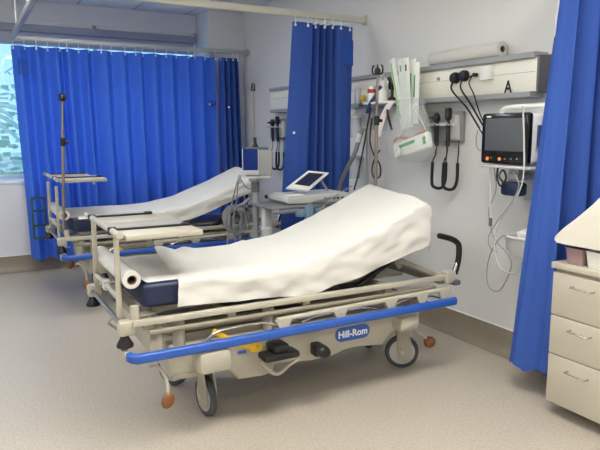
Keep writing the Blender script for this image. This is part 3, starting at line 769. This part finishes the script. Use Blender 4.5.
# wall arm
t2 = thing('monitor_bracket', (-2.5, W, 1.1), 'pale steel wall bracket holding up the patient monitor', 'wall bracket')
MB().bx(mx0 - .01, mx1 + .02, my - .02, my + .16, mz0 - .022, mz0 - .006, .004).build('tray', 'greyl', t2)
MB().bx(-2.53, -2.46, my + .08, W, mz0 - .06, mz0 - .02, .006).bx(-2.56, -2.42, W - .025, W, 1.0, 1.25, .006).bx(-2.53, -2.45, my + .06, my + .2, 1.13, 1.17, .01).build('arm', 'greyl', t2)
# dark pouch and basket below
t = MB().box((-2.47, my + .06, 1.085), (.13, .09, .08), .02).build('cuff_pouch', 'navy'); tag(t, 'dark navy cuff pouch tucked below the patient monitor', 'pouch')
t = thing('wall_basket', (-2.405, 2.86, .68), 'pale grey basket on the wall below the patient monitor', 'basket')
q0 = (-2.47, -2.20, 2.75, 2.95, .70, .83)
b = MB()
prof = [(0, .0), (.10, .0), (.125, .04), (.13, .125)]
def bring(z, k): return [V((-2.405 + a * k, 2.855 + c * k, z)) for a, c in rrect(.27, .19, .05)]
b.loft([bring(.69, .85), bring(.72, .93), bring(.80, 1.0), bring(.80, .955), bring(.725, .88), bring(.70, .80)]).build('tub', 'greyl', t)
rim = [V((-2.405 + a, 2.855 + c, .803)) for a, c in rrect(.285, .205, .055)]; rim.append(rim[0])
MB().tube(rim, .007, 8, smooth=False).build('rim', 'white', t)
t = MB().box((-2.36, 2.86, .81), (.09, .07, .16), .005).build('wipes_box', 'teal'); tag(t, 'blue wipes box standing in the wall basket', 'box')
t = MB().box((-2.45, 2.87, .78), (.08, .1, .12), .01, Matrix.Rotation(.2, 3, 'X')).build('folded_cloth', 'white'); tag(t, 'white folded packet standing in the wall basket', 'packet')
# dangling monitor leads
G = 'leads hanging from the near monitor'
Yl = 2.66
cable('monitor_lead', cp([((523, 106), 2.665), ((524, 140), 2.65), ((523, 180), 2.66), ((512, 205), 2.68), ((500, 222), 2.7), ((494, 245), 2.7), ((500, 268), 2.7), ((516, 273), 2.7), ((522, 262), 2.71)], 0), .0045, 'greyl', 'pale lead falling in front of the monitor screen to the curtain', G)
cable('monitor_lead', cp([((494, 168), 2.72), ((496, 190), 2.72), ((489, 210), 2.72), ((492, 232), 2.72), ((498, 243), 2.72), ((508, 255), 2.72), ((511, 268), 2.72), ((500, 290), 2.74), ((489, 287), 2.74), ((487, 270), 2.74), ((492, 250), 2.72), ((504, 235), 2.72), ((507, 250), 2.72)], 0), .004, 'grey', 'grey lead looping lowest down the wall below the monitor', G)
cable('monitor_lead', cp([((490, 167), 2.71), ((490, 185), 2.71), ((490, 205), 2.71), ((490.5, 222), 2.71)], 0), .005, 'greyl', 'straight pale lead hanging from the left end of the monitor tray', G)
cable('monitor_lead', cp([((498, 167), 2.7), ((497, 178), 2.69), ((501, 186), 2.69), ((506, 178), 2.69), ((503, 170), 2.70), ((499, 176), 2.68), ((503, 182), 2.68)], 0), .006, 'black', 'black coiled lead bunched under the monitor tray', G)
cable('monitor_lead', cp([((512, 170), 2.7), ((519, 185), 2.7), ((510, 205), 2.7), ((497, 222), 2.70), ((489, 236), 2.71), ((490, 247), 2.71), ((497, 252), 2.72)], 0), .004, 'grey', 'grey lead crossing in front of the wall basket', G)
cable('monitor_lead', cp([((478, 130), 2.80), ((476, 140), 2.80), ((478, 149), 2.80), ((484, 149), 2.8), ((486, 140), 2.8), ((482, 132), 2.8), ((487, 127), 2.79)], 0), .003, 'grey', 'thin grey lead loop left of the monitor', G)
t = MB().box(P(482, 131, Y=2.8), (.03, .015, .035), .006).build('cable_clip', 'white'); tag(t, 'white cable clip on the cords left of the monitor', 'clip')
t = MB().box(P(490.5, 222, Y=2.71), (.018, .018, .05), .005).build('lead_connector', 'dgrey'); tag(t, 'dark connector at the end of the straight hanging lead', 'connector')

# ------------------------------------------------------------------ clear bag and long packages hanging from the panel
YB = 2.79
GP = 'long packages standing in the hanging bag'
specs = [((392, 59), (404, 128), 'pkgl', 'lime green edged package, leftmost in the hanging clear bag'), ((400, 59), (407, 128), 'pkg', 'white package second from left in the hanging clear bag'),
         ((406, 58), (409, 128), 'pkg', 'white package in the middle of the hanging clear bag'), ((413, 59), (412, 126), 'pkg', 'white package with dark green corner second from right in the hanging clear bag'), ((417, 62), (415, 124), 'pkg', 'rightmost white package leaning outward in the hanging clear bag')]
for i, (a, b_, m, lab) in enumerate(specs):
    p0 = P(*a, Y=YB - .012 * (i % 3)); p1 = P(*b_, Y=YB - .012 * (i % 3)); d = (p0 - p1)
    t = thing('sterile_package', p1, lab, 'package', GP)
    fr = Matrix((d.cross(V((0, 1, 0))).normalized() * -1, V((0, 1, 0)), d.normalized())).transposed()
    MB().box((p0 + p1) / 2, (.062, .008, d.length), .003, fr).build('sleeve', 'pkg', t)
    xo = fr @ V((1, 0, 0))
    if i in (0, 3, 4):
        MB().box((p0 + p1) / 2 + xo * (-.016) + V((0, -.0045, 0)) + d * (.12 if i else .05), (.012, .003, d.length * (.8 if i == 0 else .35)), .001, fr).build('stripe', 'pkgl' if i == 0 else 'pkgg', t)
    else:
        MB().box((p0 + p1) / 2 + V((0, -.0045, 0)) + d * .36, (.012, .003, d.length * .09), .001, fr).build('print', 'ink' if i == 2 else 'pkgg', t)
bag = thing('plastic_bag', P(412, 160, Y=YB), 'clear plastic bag hanging below the service panel full of packages', 'plastic bag')
prof = [((396, 100), (425, 98)), ((397, 106), (424, 106)), ((394, 118), (427, 116)), ((391, 132), (430, 130)), ((389, 146), (434, 145)), ((390, 156), (434, 153)), ((399, 163), (424, 162))]
rings = []
for i, (a, b_) in enumerate(prof):
    l, r = P(*a, Y=YB - .02), P(*b_, Y=YB - .02); c = (l + r) / 2; w = (r - l) / 2; dep = (.03, .035, .05, .065, .075, .07, .03)[i]
    ring = []
    for j in range(24):
        an = 2 * PI * j / 24; wob = 1 + .10 * noise.noise(V((j * .9, i * 1.3, 5)))
        ring.append(c + w * math.cos(an) * wob + V((0, math.sin(an) * dep * wob, .0)))
    rings.append(ring)
MB().loft(rings).build('film', 'clear', bag, ang=120)
MB().tube([P(418, 103, Y=YB - .05), P(412, 108, Y=YB - .06), P(409, 118, Y=YB - .075), P(398, 138, Y=YB - .08)], .003, 6).tube([P(412, 104, Y=YB - .05), P(420, 118, Y=YB - .07), P(426, 130, Y=YB - .07)], .003, 6).tube([P(410, 104, Y=YB - .05), P(409, 122, Y=YB - .07), P(408, 134, Y=YB - .07)], .004, 6).build('crease', 'snap', bag)
# package with tubing in the bag
p0 = P(396, 152, Y=YB - .03); p1 = P(430, 139, Y=YB - .03)
pk = thing('mask_package', P(413, 158, Y=YB), 'white and green mask package lying in the bottom of the clear bag', 'package')
d = (p1 - p0).normalized(); up = V((0, 1, 0)).cross(d) * -1
fr = Matrix((d, V((0, 1, 0)), d.cross(V((0, 1, 0))))).transposed()
MB().box(p0.lerp(p1, .5), ((p1 - p0).length * 1.02, .05, .115), .02, fr).build('sleeve', 'pkg', pk)
MB().box(p0.lerp(p1, .42) + V((0, -.026, .02)), (.17, .004, .022), .001, fr).box(p0.lerp(p1, .92) + V((0, -.026, .0)), (.03, .004, .05), .001, fr).build('print', 'pkgg', pk)
MB().lathe([(.02, 0), (.036, .0), (.04, .012), (.036, .02), (.02, .02)], P(399, 153, Y=YB - .065), (-.3, -1, .1), 18).build('roll_end', 'white', pk)
ot = MB().tube([P(394, 141, Y=YB - .03), P(400, 137, Y=YB - .04), P(412, 138, Y=YB - .03), P(422, 132, Y=YB - .04), P(428, 133, Y=YB - .03)], .011, 8).build('oxygen_tube', 'orangep'); tag(ot, 'orange tube coiled above the package in the clear bag', 'tube')

# ------------------------------------------------------------------ service area left of the bag
t = thing('wall_outlet', P(347, 98, Y=W - .03), 'pale wall outlet box at the left end of the service panel', 'outlet')
q = P(347, 96, Y=W - .04); MB().box(q, (.11, .08, .13), .01).build('body', 'greyl', t); MB().box(q + V((0.03, -.042, .03)), (.03, .006, .03), .002).build('badge', 'clamp', t)
t = thing('suction_regulator', P(358, 100, Y=2.82), 'suction regulator with yellow gauge at the left of the service panel', 'regulator')
q = P(358, 95, Y=2.84); MB().cyl(q + V((0, 0, -.07)), q + V((0, 0, .06)), .026).build('flow_tube', 'clearg', t)
q2 = P(364, 98, Y=2.82); MB().cyl(q2, q2 + V((0, -.02, 0)), .024).build('gauge', 'yellow', t); MB().cyl(q + V((0, .02, -.08)), q2 + V((0, .01, -.05)), .014).build('stem', 'dgrey', t)
# accessory shelf
sa, sb = P(367, 104, Y=2.80), P(396, 102, Y=2.80)
t = MB().bx(sa.x, sb.x, 2.76, 2.86, 1.615, 1.632, .004).build('accessory_shelf', 'white'); tag(t, 'narrow white shelf fixed below the service panel behind the drip pole', 'shelf')
zS = 1.632
def onshelf(px): return P(px, 104, Y=2.80)
q = onshelf(370.5); t = thing('bottle', (q.x, 2.81, zS), 'white bottle with red band on the narrow shelf, leftmost', 'bottle')
MB().lathe([(.03, 0), (.032, .01), (.032, .085), (.02, .10), (.02, .105)], (q.x, 2.81, zS)).build('body', 'white', t)
MB().lathe([(.0325, .07), (.0335, .075), (.0335, .095), (.028, .10)], (q.x, 2.81, zS)).build('band', 'red', t)
MB().cyl((q.x, 2.81, zS + .10), (q.x, 2.81, zS + .125), .026).build('cap', 'white', t)
q = onshelf(381); t = thing('mask_bottle', (q.x, 2.81, zS), 'white humidifier bottle on the narrow shelf beside the drip pole', 'bottle')
MB().lathe([(.035, 0), (.04, .02), (.04, .07), (.025, .11), (.02, .15), (.012, .17)], (q.x, 2.81, zS)).build('body', 'white', t)
MB().cyl((q.x, 2.81, zS + .15), (q.x + .02, 2.79, zS + .19), .014).build('spout', 'greyl', t)
q = onshelf(392); t = thing('laryngoscope_stand', (q.x, 2.80, zS), 'black handheld scope standing on the narrow shelf beside the packages', 'medical instrument')
MB().lathe([(.032, 0), (.03, .02), (.012, .03), (.012, .09)], (q.x, 2.8, zS)).build('stand', 'black', t)
MB().box((q.x, 2.80, zS + .11), (.055, .04, .06), .01).cyl((q.x, 2.8, zS + .12), (q.x - .02, 2.78, zS + .17), .015).build('head', 'blackg', t)
o = MB().tube([P(381, 86, Y=2.78), P(376, 95, Y=2.77), P(370, 104, Y=2.76), P(367, 113, Y=2.76)], .013, 8, flat=.4).build('lanyard', 'dblue'); tag(o, 'dark blue strap slung over the narrow shelf', 'strap')
# tag strip, black strap
def ribbon(name, pts, w, m, label, cat):
    c = catmull(pts, 6)
    def f(u, v):
        i = min(len(c) - 1, int(round(v * (len(c) - 1)))); return c[i] + V(((u - .5) * w, (u - .5) * w * .3, 0))
    return tag(MB().grid(f, 2, len(c) - 1, .002).build(name, m, ang=180), label, cat)
ribbon('paper_tag', [P(393, 101, Y=2.75), P(388, 107, Y=2.74), P(382, 120, Y=2.74), P(378, 137, Y=2.745)], .055, 'pink', 'pink and white printed tag hanging from the narrow shelf', 'tag')
ribbon('black_strap', [P(387, 103, Y=2.745), P(388, 113, Y=2.74), P(390, 123, Y=2.74), P(392, 130, Y=2.74)], .022, 'black', 'short black strap hanging right of the printed tag', 'strap')
# plate and canister below
o = MB().bx(P(372, 110, Y=2.94).x, P(386, 110, Y=2.94).x, 2.94, W, 1.42, 1.60, .004).build('chart_holder', 'clearg'); tag(o, 'clear chart holder on the wall behind the drip pole', 'holder')
q = P(355, 130, Y=2.88); t = thing('suction_canister', (q.x, 2.88, 1.36), 'clear suction canister on the wall beside the dividing curtain', 'canister')
MB().lathe([(.045, 0), (.05, .01), (.055, .16)], (q.x, 2.88, 1.36)).build('jar', 'clearg', t); MB().cyl((q.x, 2.88, 1.52), (q.x, 2.88, 1.545), .058).build('lid', 'greyl', t)
MB().bx(q.x - .03, q.x + .03, 2.93, W, 1.42, 1.54, .004).build('holder', 'greyl', t)
q = P(354, 170, Y=2.88); t = thing('suction_canister', (q.x, 2.88, 1.02), 'lower clear suction canister beside the dividing curtain', 'canister')
MB().lathe([(.045, 0), (.05, .01), (.055, .17)], (q.x, 2.88, 1.02)).build('jar', 'clearg', t); MB().cyl((q.x, 2.88, 1.19), (q.x, 2.88, 1.21), .058).build('lid', 'greyl', t)
MB().bx(q.x - .03, q.x + .03, 2.93, W, 1.1, 1.2, .004).build('holder', 'greyl', t)
# wall rail (vertical) and hoses
o = MB().bx(P(367, 120, Y=2.93).x - .012, P(367, 120, Y=2.93).x + .012, 2.93, W, .95, 1.60, .004).build('wall_conduit', 'greyl'); tag(o, 'pale vertical conduit on the wall behind the drip pole', 'conduit')
GH = 'hoses beside the dividing curtain'
t = thing('corrugated_hose', P(338, 205, Y=2.72), 'thick grey hose curving down in front of the dividing curtain', 'hose', GH)
MB().tube([P(363, 128, Y=2.76), P(359, 140, Y=2.74), P(354, 155, Y=2.70), P(346, 170, Y=2.69), P(340, 185, Y=2.68), P(338, 200, Y=2.68), P(337, 214, Y=2.68)], .017, 10).build('hose', 'hose', t)
q = P(358.5, 138, Y=2.72); MB().box(q, (.03, .03, .07), .006, Matrix.Rotation(.35, 3, 'Y')).build('label_sleeve', 'white', t)
cable('hose_line', cp([((371, 107), 2.78), ((367, 128), 2.77), ((363, 150), 2.74), ((358, 175), 2.7), ((354, 190), 2.66)], 0), .007, 'black', 'straight black line running down beside the thick grey hose', GH)
cable('hose_line', cp([((372, 118), 2.78), ((370, 140), 2.77), ((374, 155), 2.77), ((380, 165), 2.77), ((380, 176), 2.77), ((374, 178), 2.77), ((372, 168), 2.77), ((376, 156), 2.77), ((380, 150), 2.77)], 0), .006, 'black', 'black line looped in a figure eight behind the drip pole', GH)
cable('hose_line', cp([((364, 125), 2.80), ((362, 128), 2.78), ((366, 131), 2.77), ((367, 150), 2.8), ((367, 190), 2.8)], 0), .009, 'grey', 'pale grey line hanging straight down beside the drip pole', GH)
# ------------------------------------------------------------------ ECG trolley and monitor stand between the stretchers
tx, ty = -3.88, 2.16
tl = thing('equipment_trolley', (tx, ty, 0), 'grey equipment trolley between the two stretchers', 'trolley')
MB().bx(tx - .2, tx + .2, 1.80, 2.50, .885, .905, .01).build('top_shelf', 'hose', tl)
for x in (tx + .21, tx - .21): MB().tube([(x, 1.80, .87), (x, 2.5, .87)], .014, 8, smooth=False).build('side_rail', 'hose', tl)
for y in (1.86, 2.42):
    MB().bx(tx - .03, tx + .03, y - .03, y + .03, .12, .885, .006).build('post', 'greyl', tl)
MB().bx(tx - .2, tx + .2, 1.82, 2.48, .50, .52, .008).build('lower_shelf', 'greyl', tl)
MB().bx(tx - .22, tx + .22, 1.80, 2.48, .10, .13, .012).build('base', 'grey', tl)
for x in (tx - .19, tx + .19):
    for y in (1.83, 2.45):
        k = MB().bx(x - .02, x + .02, y - .02, y + .02, .06, .11, .004).build('caster', 'grey', tl)
        MB().cyl((x - .014, y, .045), (x + .014, y, .045), .044).build('wheel', 'tyre', k)
MB().bx(tx + .20, tx + .24, 2.05, 2.11, .76, .90, .008).bx(tx + .20, tx + .24, 2.13, 2.17, .78, .88, .008).bx(tx + .2, tx + .25, 1.98, 2.04, .83, .87, .008).build('clamp', 'clamp', tl)
MB().bx(tx - .16, tx + .18, 2.26, 2.38, .52, .86, .01).build('drawer_box', 'greyl', tl)
MB().tube([(tx + .2, 2.5, .89), (tx + .2, 2.56, .90), (tx, 2.58, .90), (tx - .2, 2.56, .90), (tx - .2, 2.5, .89)], .013, 8).build('push_handle', 'grey', tl)
# ECG machine
e = thing('ecg_machine', (tx, 2.2, .905), 'white portable monitor machine with raised screen lid on the trolley', 'medical machine')
ey0, ey1 = 1.93, 2.46
b = MB().prism([(ey0, .93), (ey0 + .03, .91), (ey1 - .05, .905), (ey1, .935), (ey1, .965), (ey1 - .02, .975), (ey0 + .01, .965)], lambda a, z, t_: V((t_, a, z)), tx - .14, tx + .16, .01).build('body', 'greyl', e)
MB().bx(tx - .08, tx + .13, ey0 + .03, ey0 + .16, .966, .974, .003).build('keypad', 'white', e)
for i in range(5): MB().bx(tx + .158, tx + .164, 2.24 + i * .035, 2.262 + i * .035, .93, .945, .001).build('port', 'dgrey', b)
s0 = P(290, 188, X=tx + .12); s1 = P(311, 172, X=tx - .10); 
la, lb = V((tx + .13, 2.02, .982)), V((tx + .13, 2.37, .982))
ax = (V((tx - .03, 2.20, 1.115)) - V((tx + .13, 2.20, .982)))
# lid: a tilted slab, hinge along Y at the front, rising towards the wall
def slab(c0, u, v, n, w, h, th): return
hinge = V((tx - .02, 2.06, .975)); 
l0, l1, l2, l3 = P(286, 188, X=tx + .12), P(308, 191, X=tx + .14), P(329, 173, X=tx + .02), P(308, 171, X=tx - .02)
nL = (l1 - l0).cross(l3 - l0).normalized()
if nL.z < 0: nL = -nL
def lidpt(a, bb, t_): return l0.lerp(l1, a).lerp(l3.lerp(l2, a), bb) + nL * t_
lid = MB().prism([(0, 0), (1, 0), (1, 1), (0, 1)], lidpt, -.012, .006, .003).build('screen_lid', 'white', e)
MB().prism([(.15, .2), (.85, .2), (.85, .88), (.15, .88)], lidpt, .0055, .0075).build('display', 'navy', lid)
MB().bar(lidpt(.9, .7, -.012), V((tx + .02, 2.36, .972)), .012, .012).build('lid_prop', 'grey', e)
o = MB().tube([V((tx + .16, 2.30, .94)), P(308, 205, X=tx + .2), P(312, 222, X=tx + .24), P(316, 232, X=tx + .25), P(318, 215, X=tx + .3), P(330, 200, X=tx + .25), P(343, 191, X=tx + .1), P(352, 186, X=tx)], .005, 8).build('machine_cable', 'grey'); tag(o, 'grey cable drooping from the portable machine towards the wall', 'cable')
# monitor on stand
mxx, myy = -4.0, 1.83
MB().cyl((mxx, myy, .13), (mxx, myy, 1.10), .022).build('column', 'grey', tl)
MB().cyl((mxx, myy, 1.06), (mxx, myy, 1.085), .045).bx(mxx - .1, mxx + .1, myy - .1, myy + .08, 1.085, 1.099, .005).build('column_plate', 'greyl', tl)
MB().cyl((mxx, myy, .98), (mxx, myy, 1.05), .030).build('clamp_ring', 'dgrey', tl)
mo = thing('patient_monitor', (mxx, myy, 1.10), 'small monitor with dark blue screen on the column of the trolley', 'patient monitor')
fd = V((.92, -.38, 0)); sd = V((.38, .92, 0))
fr = Matrix((sd, -fd, V((0, 0, 1)))).transposed()   # local x right, y into, z up
c = V((mxx, myy, 1.19))
def L3(a, b_, z): return c + sd * a - fd * b_ + V((0, 0, z))
MB().box(L3(.025, .0, 0), (.19, .14, .185), .012, fr).build('housing', 'grey', mo)
bzz = MB().box(L3(-.035, -.078, 0.012), (.115, .02, .185), .008, fr).build('bezel', 'greyl', mo)
MB().box(L3(-.035, -.089, .028), (.104, .004, .152), .002, fr).build('screen', 'bscreen', bzz)
MB().box(L3(.025, .02, .10), (.15, .08, .02), .008, fr).build('carry_handle', 'dgrey', mo)
MB().box(L3(.115, .0, .0), (.012, .10, .13), .004, fr).box(L3(.12, .0, .03), (.014, .05, .03), .004, fr).build('side_module', 'grey', mo)
# thin pole rising behind the monitor
q = P(253, 88, X=mxx - .02)
sp = MB().cyl((mxx - .02, myy + .01, 1.32), q, .006, n=10).build('aerial_rod', 'polebr', mo)
MB().cyl(q + V((0, 0, -.02)), q + V((0, 0, .03)), .017, .013).build('knob', 'black', sp)
MB().cyl((mxx - .02, myy + .01, 1.30), (mxx - .02, myy + .01, 1.33), .026, .012).cyl((mxx - .02, myy + .01, 1.33), (mxx - .02, myy + .01, 1.37), .012).build('socket', 'black', sp)
# coiled leads on the stand
cl = thing('lead_bundle', P(236, 222, X=-3.95), 'bundle of grey monitor leads coiled on the pole stand', 'cable bundle')
GL = []
q = P(236, 219, X=-3.97)
b = MB()
for k in range(14):
    rr = .072 + .008 * random.uniform(-1, 1.5); oy = random.uniform(-.02, .02); oz = random.uniform(-.02, .02); ox = random.uniform(-.04, .04)
    pts = [q + V((ox + .01 * math.sin(a * 2), oy + rr * math.cos(a), oz + rr * 1.05 * math.sin(a))) for a in [i * 2 * PI / 14 for i in range(15)]]
    b.tube(pts, .0055, 6, 3)
b.build('coil', 'hose', cl)
b = MB()
for (x1, x2) in ((229, 227), (233, 236), (241, 240)): b.tube([P(x1 + 3, 205, X=-3.96), P(x1, 222, X=-3.94), P(x2, 245, X=-3.93)], .006, 6)
b.tube([P(240, 175, X=-3.93), P(237, 183, X=-3.93), P(231, 206, X=-3.94), P(227, 218, X=-3.94)], .005, 6)
b.tube([P(240, 176, X=-3.93), P(238, 185, X=-3.93), P(236, 206, X=-3.95)], .005, 6)
b.tube([P(240, 178, X=-3.93), P(246, 187, X=-3.93), P(253, 190, X=-3.95)], .004, 6)
b.tube([P(250, 198, X=-3.98), P(243, 204, X=-3.96), P(236, 207, X=-3.96)], .012, 8)
b.build('loose_lead', 'hose', cl)
q = P(239.5, 180, X=-3.93); MB().box(q, (.02, .02, .05), .005).build('junction', 'grey', cl)
# bottle on the trolley lower shelf
q = P(268, 236, X=tx + .12); t = thing('spray_bottle', (tx + .12, q.y, .52), 'white spray bottle on the lower shelf of the trolley', 'bottle')
MB().lathe([(.045, 0), (.05, .01), (.05, .12), (.02, .16), (.018, .18)], (tx + .12, q.y, .52)).build('body', 'white', t)
MB().cyl((tx + .12, q.y, .70), (tx + .12, q.y, .735), .018).bx(tx + .10, tx + .14, q.y - .05, q.y + .02, .735, .758, .005).build('trigger', 'greyl', t)
MB().lathe([(.0505, .04), (.051, .041), (.051, .09), (.0505, .091)], (tx + .12, q.y, .52)).build('sticker', 'clamp', t)
q = P(281, 240, X=tx + .12); t = tag(MB().box((tx + .10, q.y, .575), (.14, .12, .11), .006).build('tissue_box', 'white'), 'white carton beside the spray bottle on the trolley lower shelf', 'box')
# ------------------------------------------------------------------ drawer cabinet and what stands on it
cx0, cx1, cy0, cy1 = -1.965, -1.59, 2.49, 2.86
cb = thing('drawer_cabinet', ((cx0 + cx1) / 2, (cy0 + cy1) / 2, 0), 'beige three-drawer cabinet on castors at the right edge', 'cabinet')
MB().bx(cx0, cx1, cy0 + .02, cy1, .07, .745, .003).build('carcass', 'cabe', cb)
MB().bx(cx0 - .008, cx1 + .008, cy0 - .008, cy1, .752, .782, .004).bx(cx0 + .01, cx1 - .01, cy0 + .025, cy1, .744, .753).build('top', 'cab', cb)
for z0_, z1_, hz, hx in ((.522, .733, .682, -1.79), (.325, .517, .468, -1.79), (.072, .320, .262, -1.79)):
    d = MB().bx(cx0 + .001, cx1 - .001, cy0, cy0 + .019, z0_, z1_, .002).build('drawer', 'cab', cb)
    MB().tube([(hx - .055, cy0 - .001, hz), (hx - .055, cy0 - .024, hz), (hx - .047, cy0 - .03, hz), (hx + .047, cy0 - .03, hz - .002), (hx + .055, cy0 - .024, hz - .002), (hx + .055, cy0 - .001, hz - .002)], .0042, 8, k=3).build('handle', 'steel', d)
for x in (cx0 + .08, cx1 - .05):
    for y in (cy0 + .2, cy1 - .05):
        k = MB().bx(x - .018, x + .018, y - .018, y + .018, .05, .071, .003).build('caster', 'black', cb)
        MB().cyl((x - .013, y, .028), (x + .013, y, .028), .0275).build('wheel', 'black', k)
def tray(x0, x1, m, label):
    t = thing('plastic_tray', ((x0 + x1) / 2, 2.52, .782), label, 'tray', 'plastic trays under the device')
    cxm, w = (x0 + x1) / 2, (x1 - x0)
    def rg(z, k, ins=0): return [V((cxm + a * k, 2.60 + c_ * k, z)) for a, c_ in rrect(w - ins, .22 - ins, .02)]
    MB().loft([rg(.783, .86), rg(.80, .90), rg(.856, .98), rg(.860, 1.02), rg(.864, 1.02), rg(.862, .96), rg(.80, .86), rg(.79, .84)]).build('tub', 'tinted' if m else 'white', t)
    MB().bx(cxm - w * .36, cxm + w * .36, 2.52, 2.68, .795, .845, .02).build('contents', m or 'greyl', t)
tray(-1.915, -1.815, 'mauve', 'small clear tray with mauve contents on the cabinet, left of the white one')
tray(-1.805, -1.68, None, 'small white plastic tray on the cabinet under the cream device')
dv = thing('medical_device', (-1.73, 2.62, .882), 'cream rounded medical device standing over the trays on the cabinet', 'medical device')
def dpath():
    q = [P(a, b_, Y=2.47) for a, b_ in ((555.5, 239), (556.5, 235), (565, 226.5), (578, 216), (592, 204), (600, 197))]
    return catmull([V((p.x, 0, p.z)) for p in q] + [V((-1.64, 0, 1.16)), V((-1.57, 0, 1.175)), V((-1.50, 0, 1.175))], 4)
rings = []
for y, k in ((2.462, .80), (2.466, .95), (2.480, 1), (2.6, 1), (2.80, 1), (2.815, .93)):
    r_ = []
    for p in dpath(): r_.append(V((-1.72 + (p.x + 1.72) * (.97 + .03 * k), y, .882 + (p.z - .882) * k)))
    r_ += [V((-1.50, y, .886)), V((-1.70, y, .883)), V((-1.90, y, .882)), V((-1.935, y, .885))]
    rings.append(r_)
MB().loft(rings).build('shell', 'dev', dv, ang=60)
MB().box((-1.705, 2.54, 1.137), (.04, .07, .010), .003, Matrix.Rotation(-.66, 3, 'Y')).build('control_pad', 'greyl', dv)
MB().box((-1.62, 2.72, 1.26), (.03, .2, .24), .008, Matrix.Rotation(.12, 3, 'Y')).bar((-1.62, 2.72, 1.13), (-1.62, 2.72, 1.18), .04, .04).build('display', 'blackg', dv)
# ------------------------------------------------------------------ light and colour
w = bpy.data.worlds.new('World'); sc.world = w; w.use_nodes = True
bg = w.node_tree.nodes['Background']
tcw = w.node_tree.nodes.new('ShaderNodeTexCoord'); sep = w.node_tree.nodes.new('ShaderNodeSeparateXYZ'); rp = w.node_tree.nodes.new('ShaderNodeValToRGB')
w.node_tree.links.new(tcw.outputs['Generated'], sep.inputs[0]); w.node_tree.links.new(sep.outputs['Z'], rp.inputs[0])
rp.color_ramp.elements[0].color = (.55, .74, 1, 1); rp.color_ramp.elements[1].color = (.50, .70, 1, 1)
w.node_tree.links.new(rp.outputs[0], bg.inputs['Color'])
bg.inputs['Strength'].default_value = 4.2
sun = bpy.data.lights.new('sun', 'SUN'); so = bpy.data.objects.new('sun', sun); COL.objects.link(so)
sun.energy = 2; sun.angle = .02; sun.color = (1, .96, .9)
so.rotation_euler = V((-.55, .5, -.75)).to_track_quat('-Z', 'Y').to_euler()  # high sun from behind the building, lights the garden only
vs = sc.view_settings; sc.display_settings.display_device = 'sRGB'
vs.view_transform = 'Standard'; vs.look = 'None'; vs.gamma = 1; vs.use_curve_mapping = False
vs.exposure = 0.12
try:
    sc.cycles.use_denoising = True; sc.cycles.max_bounces = 8; sc.cycles.diffuse_bounces = 5; sc.cycles.transparent_max_bounces = 12
    sc.cycles.sample_clamp_indirect = 6
except Exception: pass
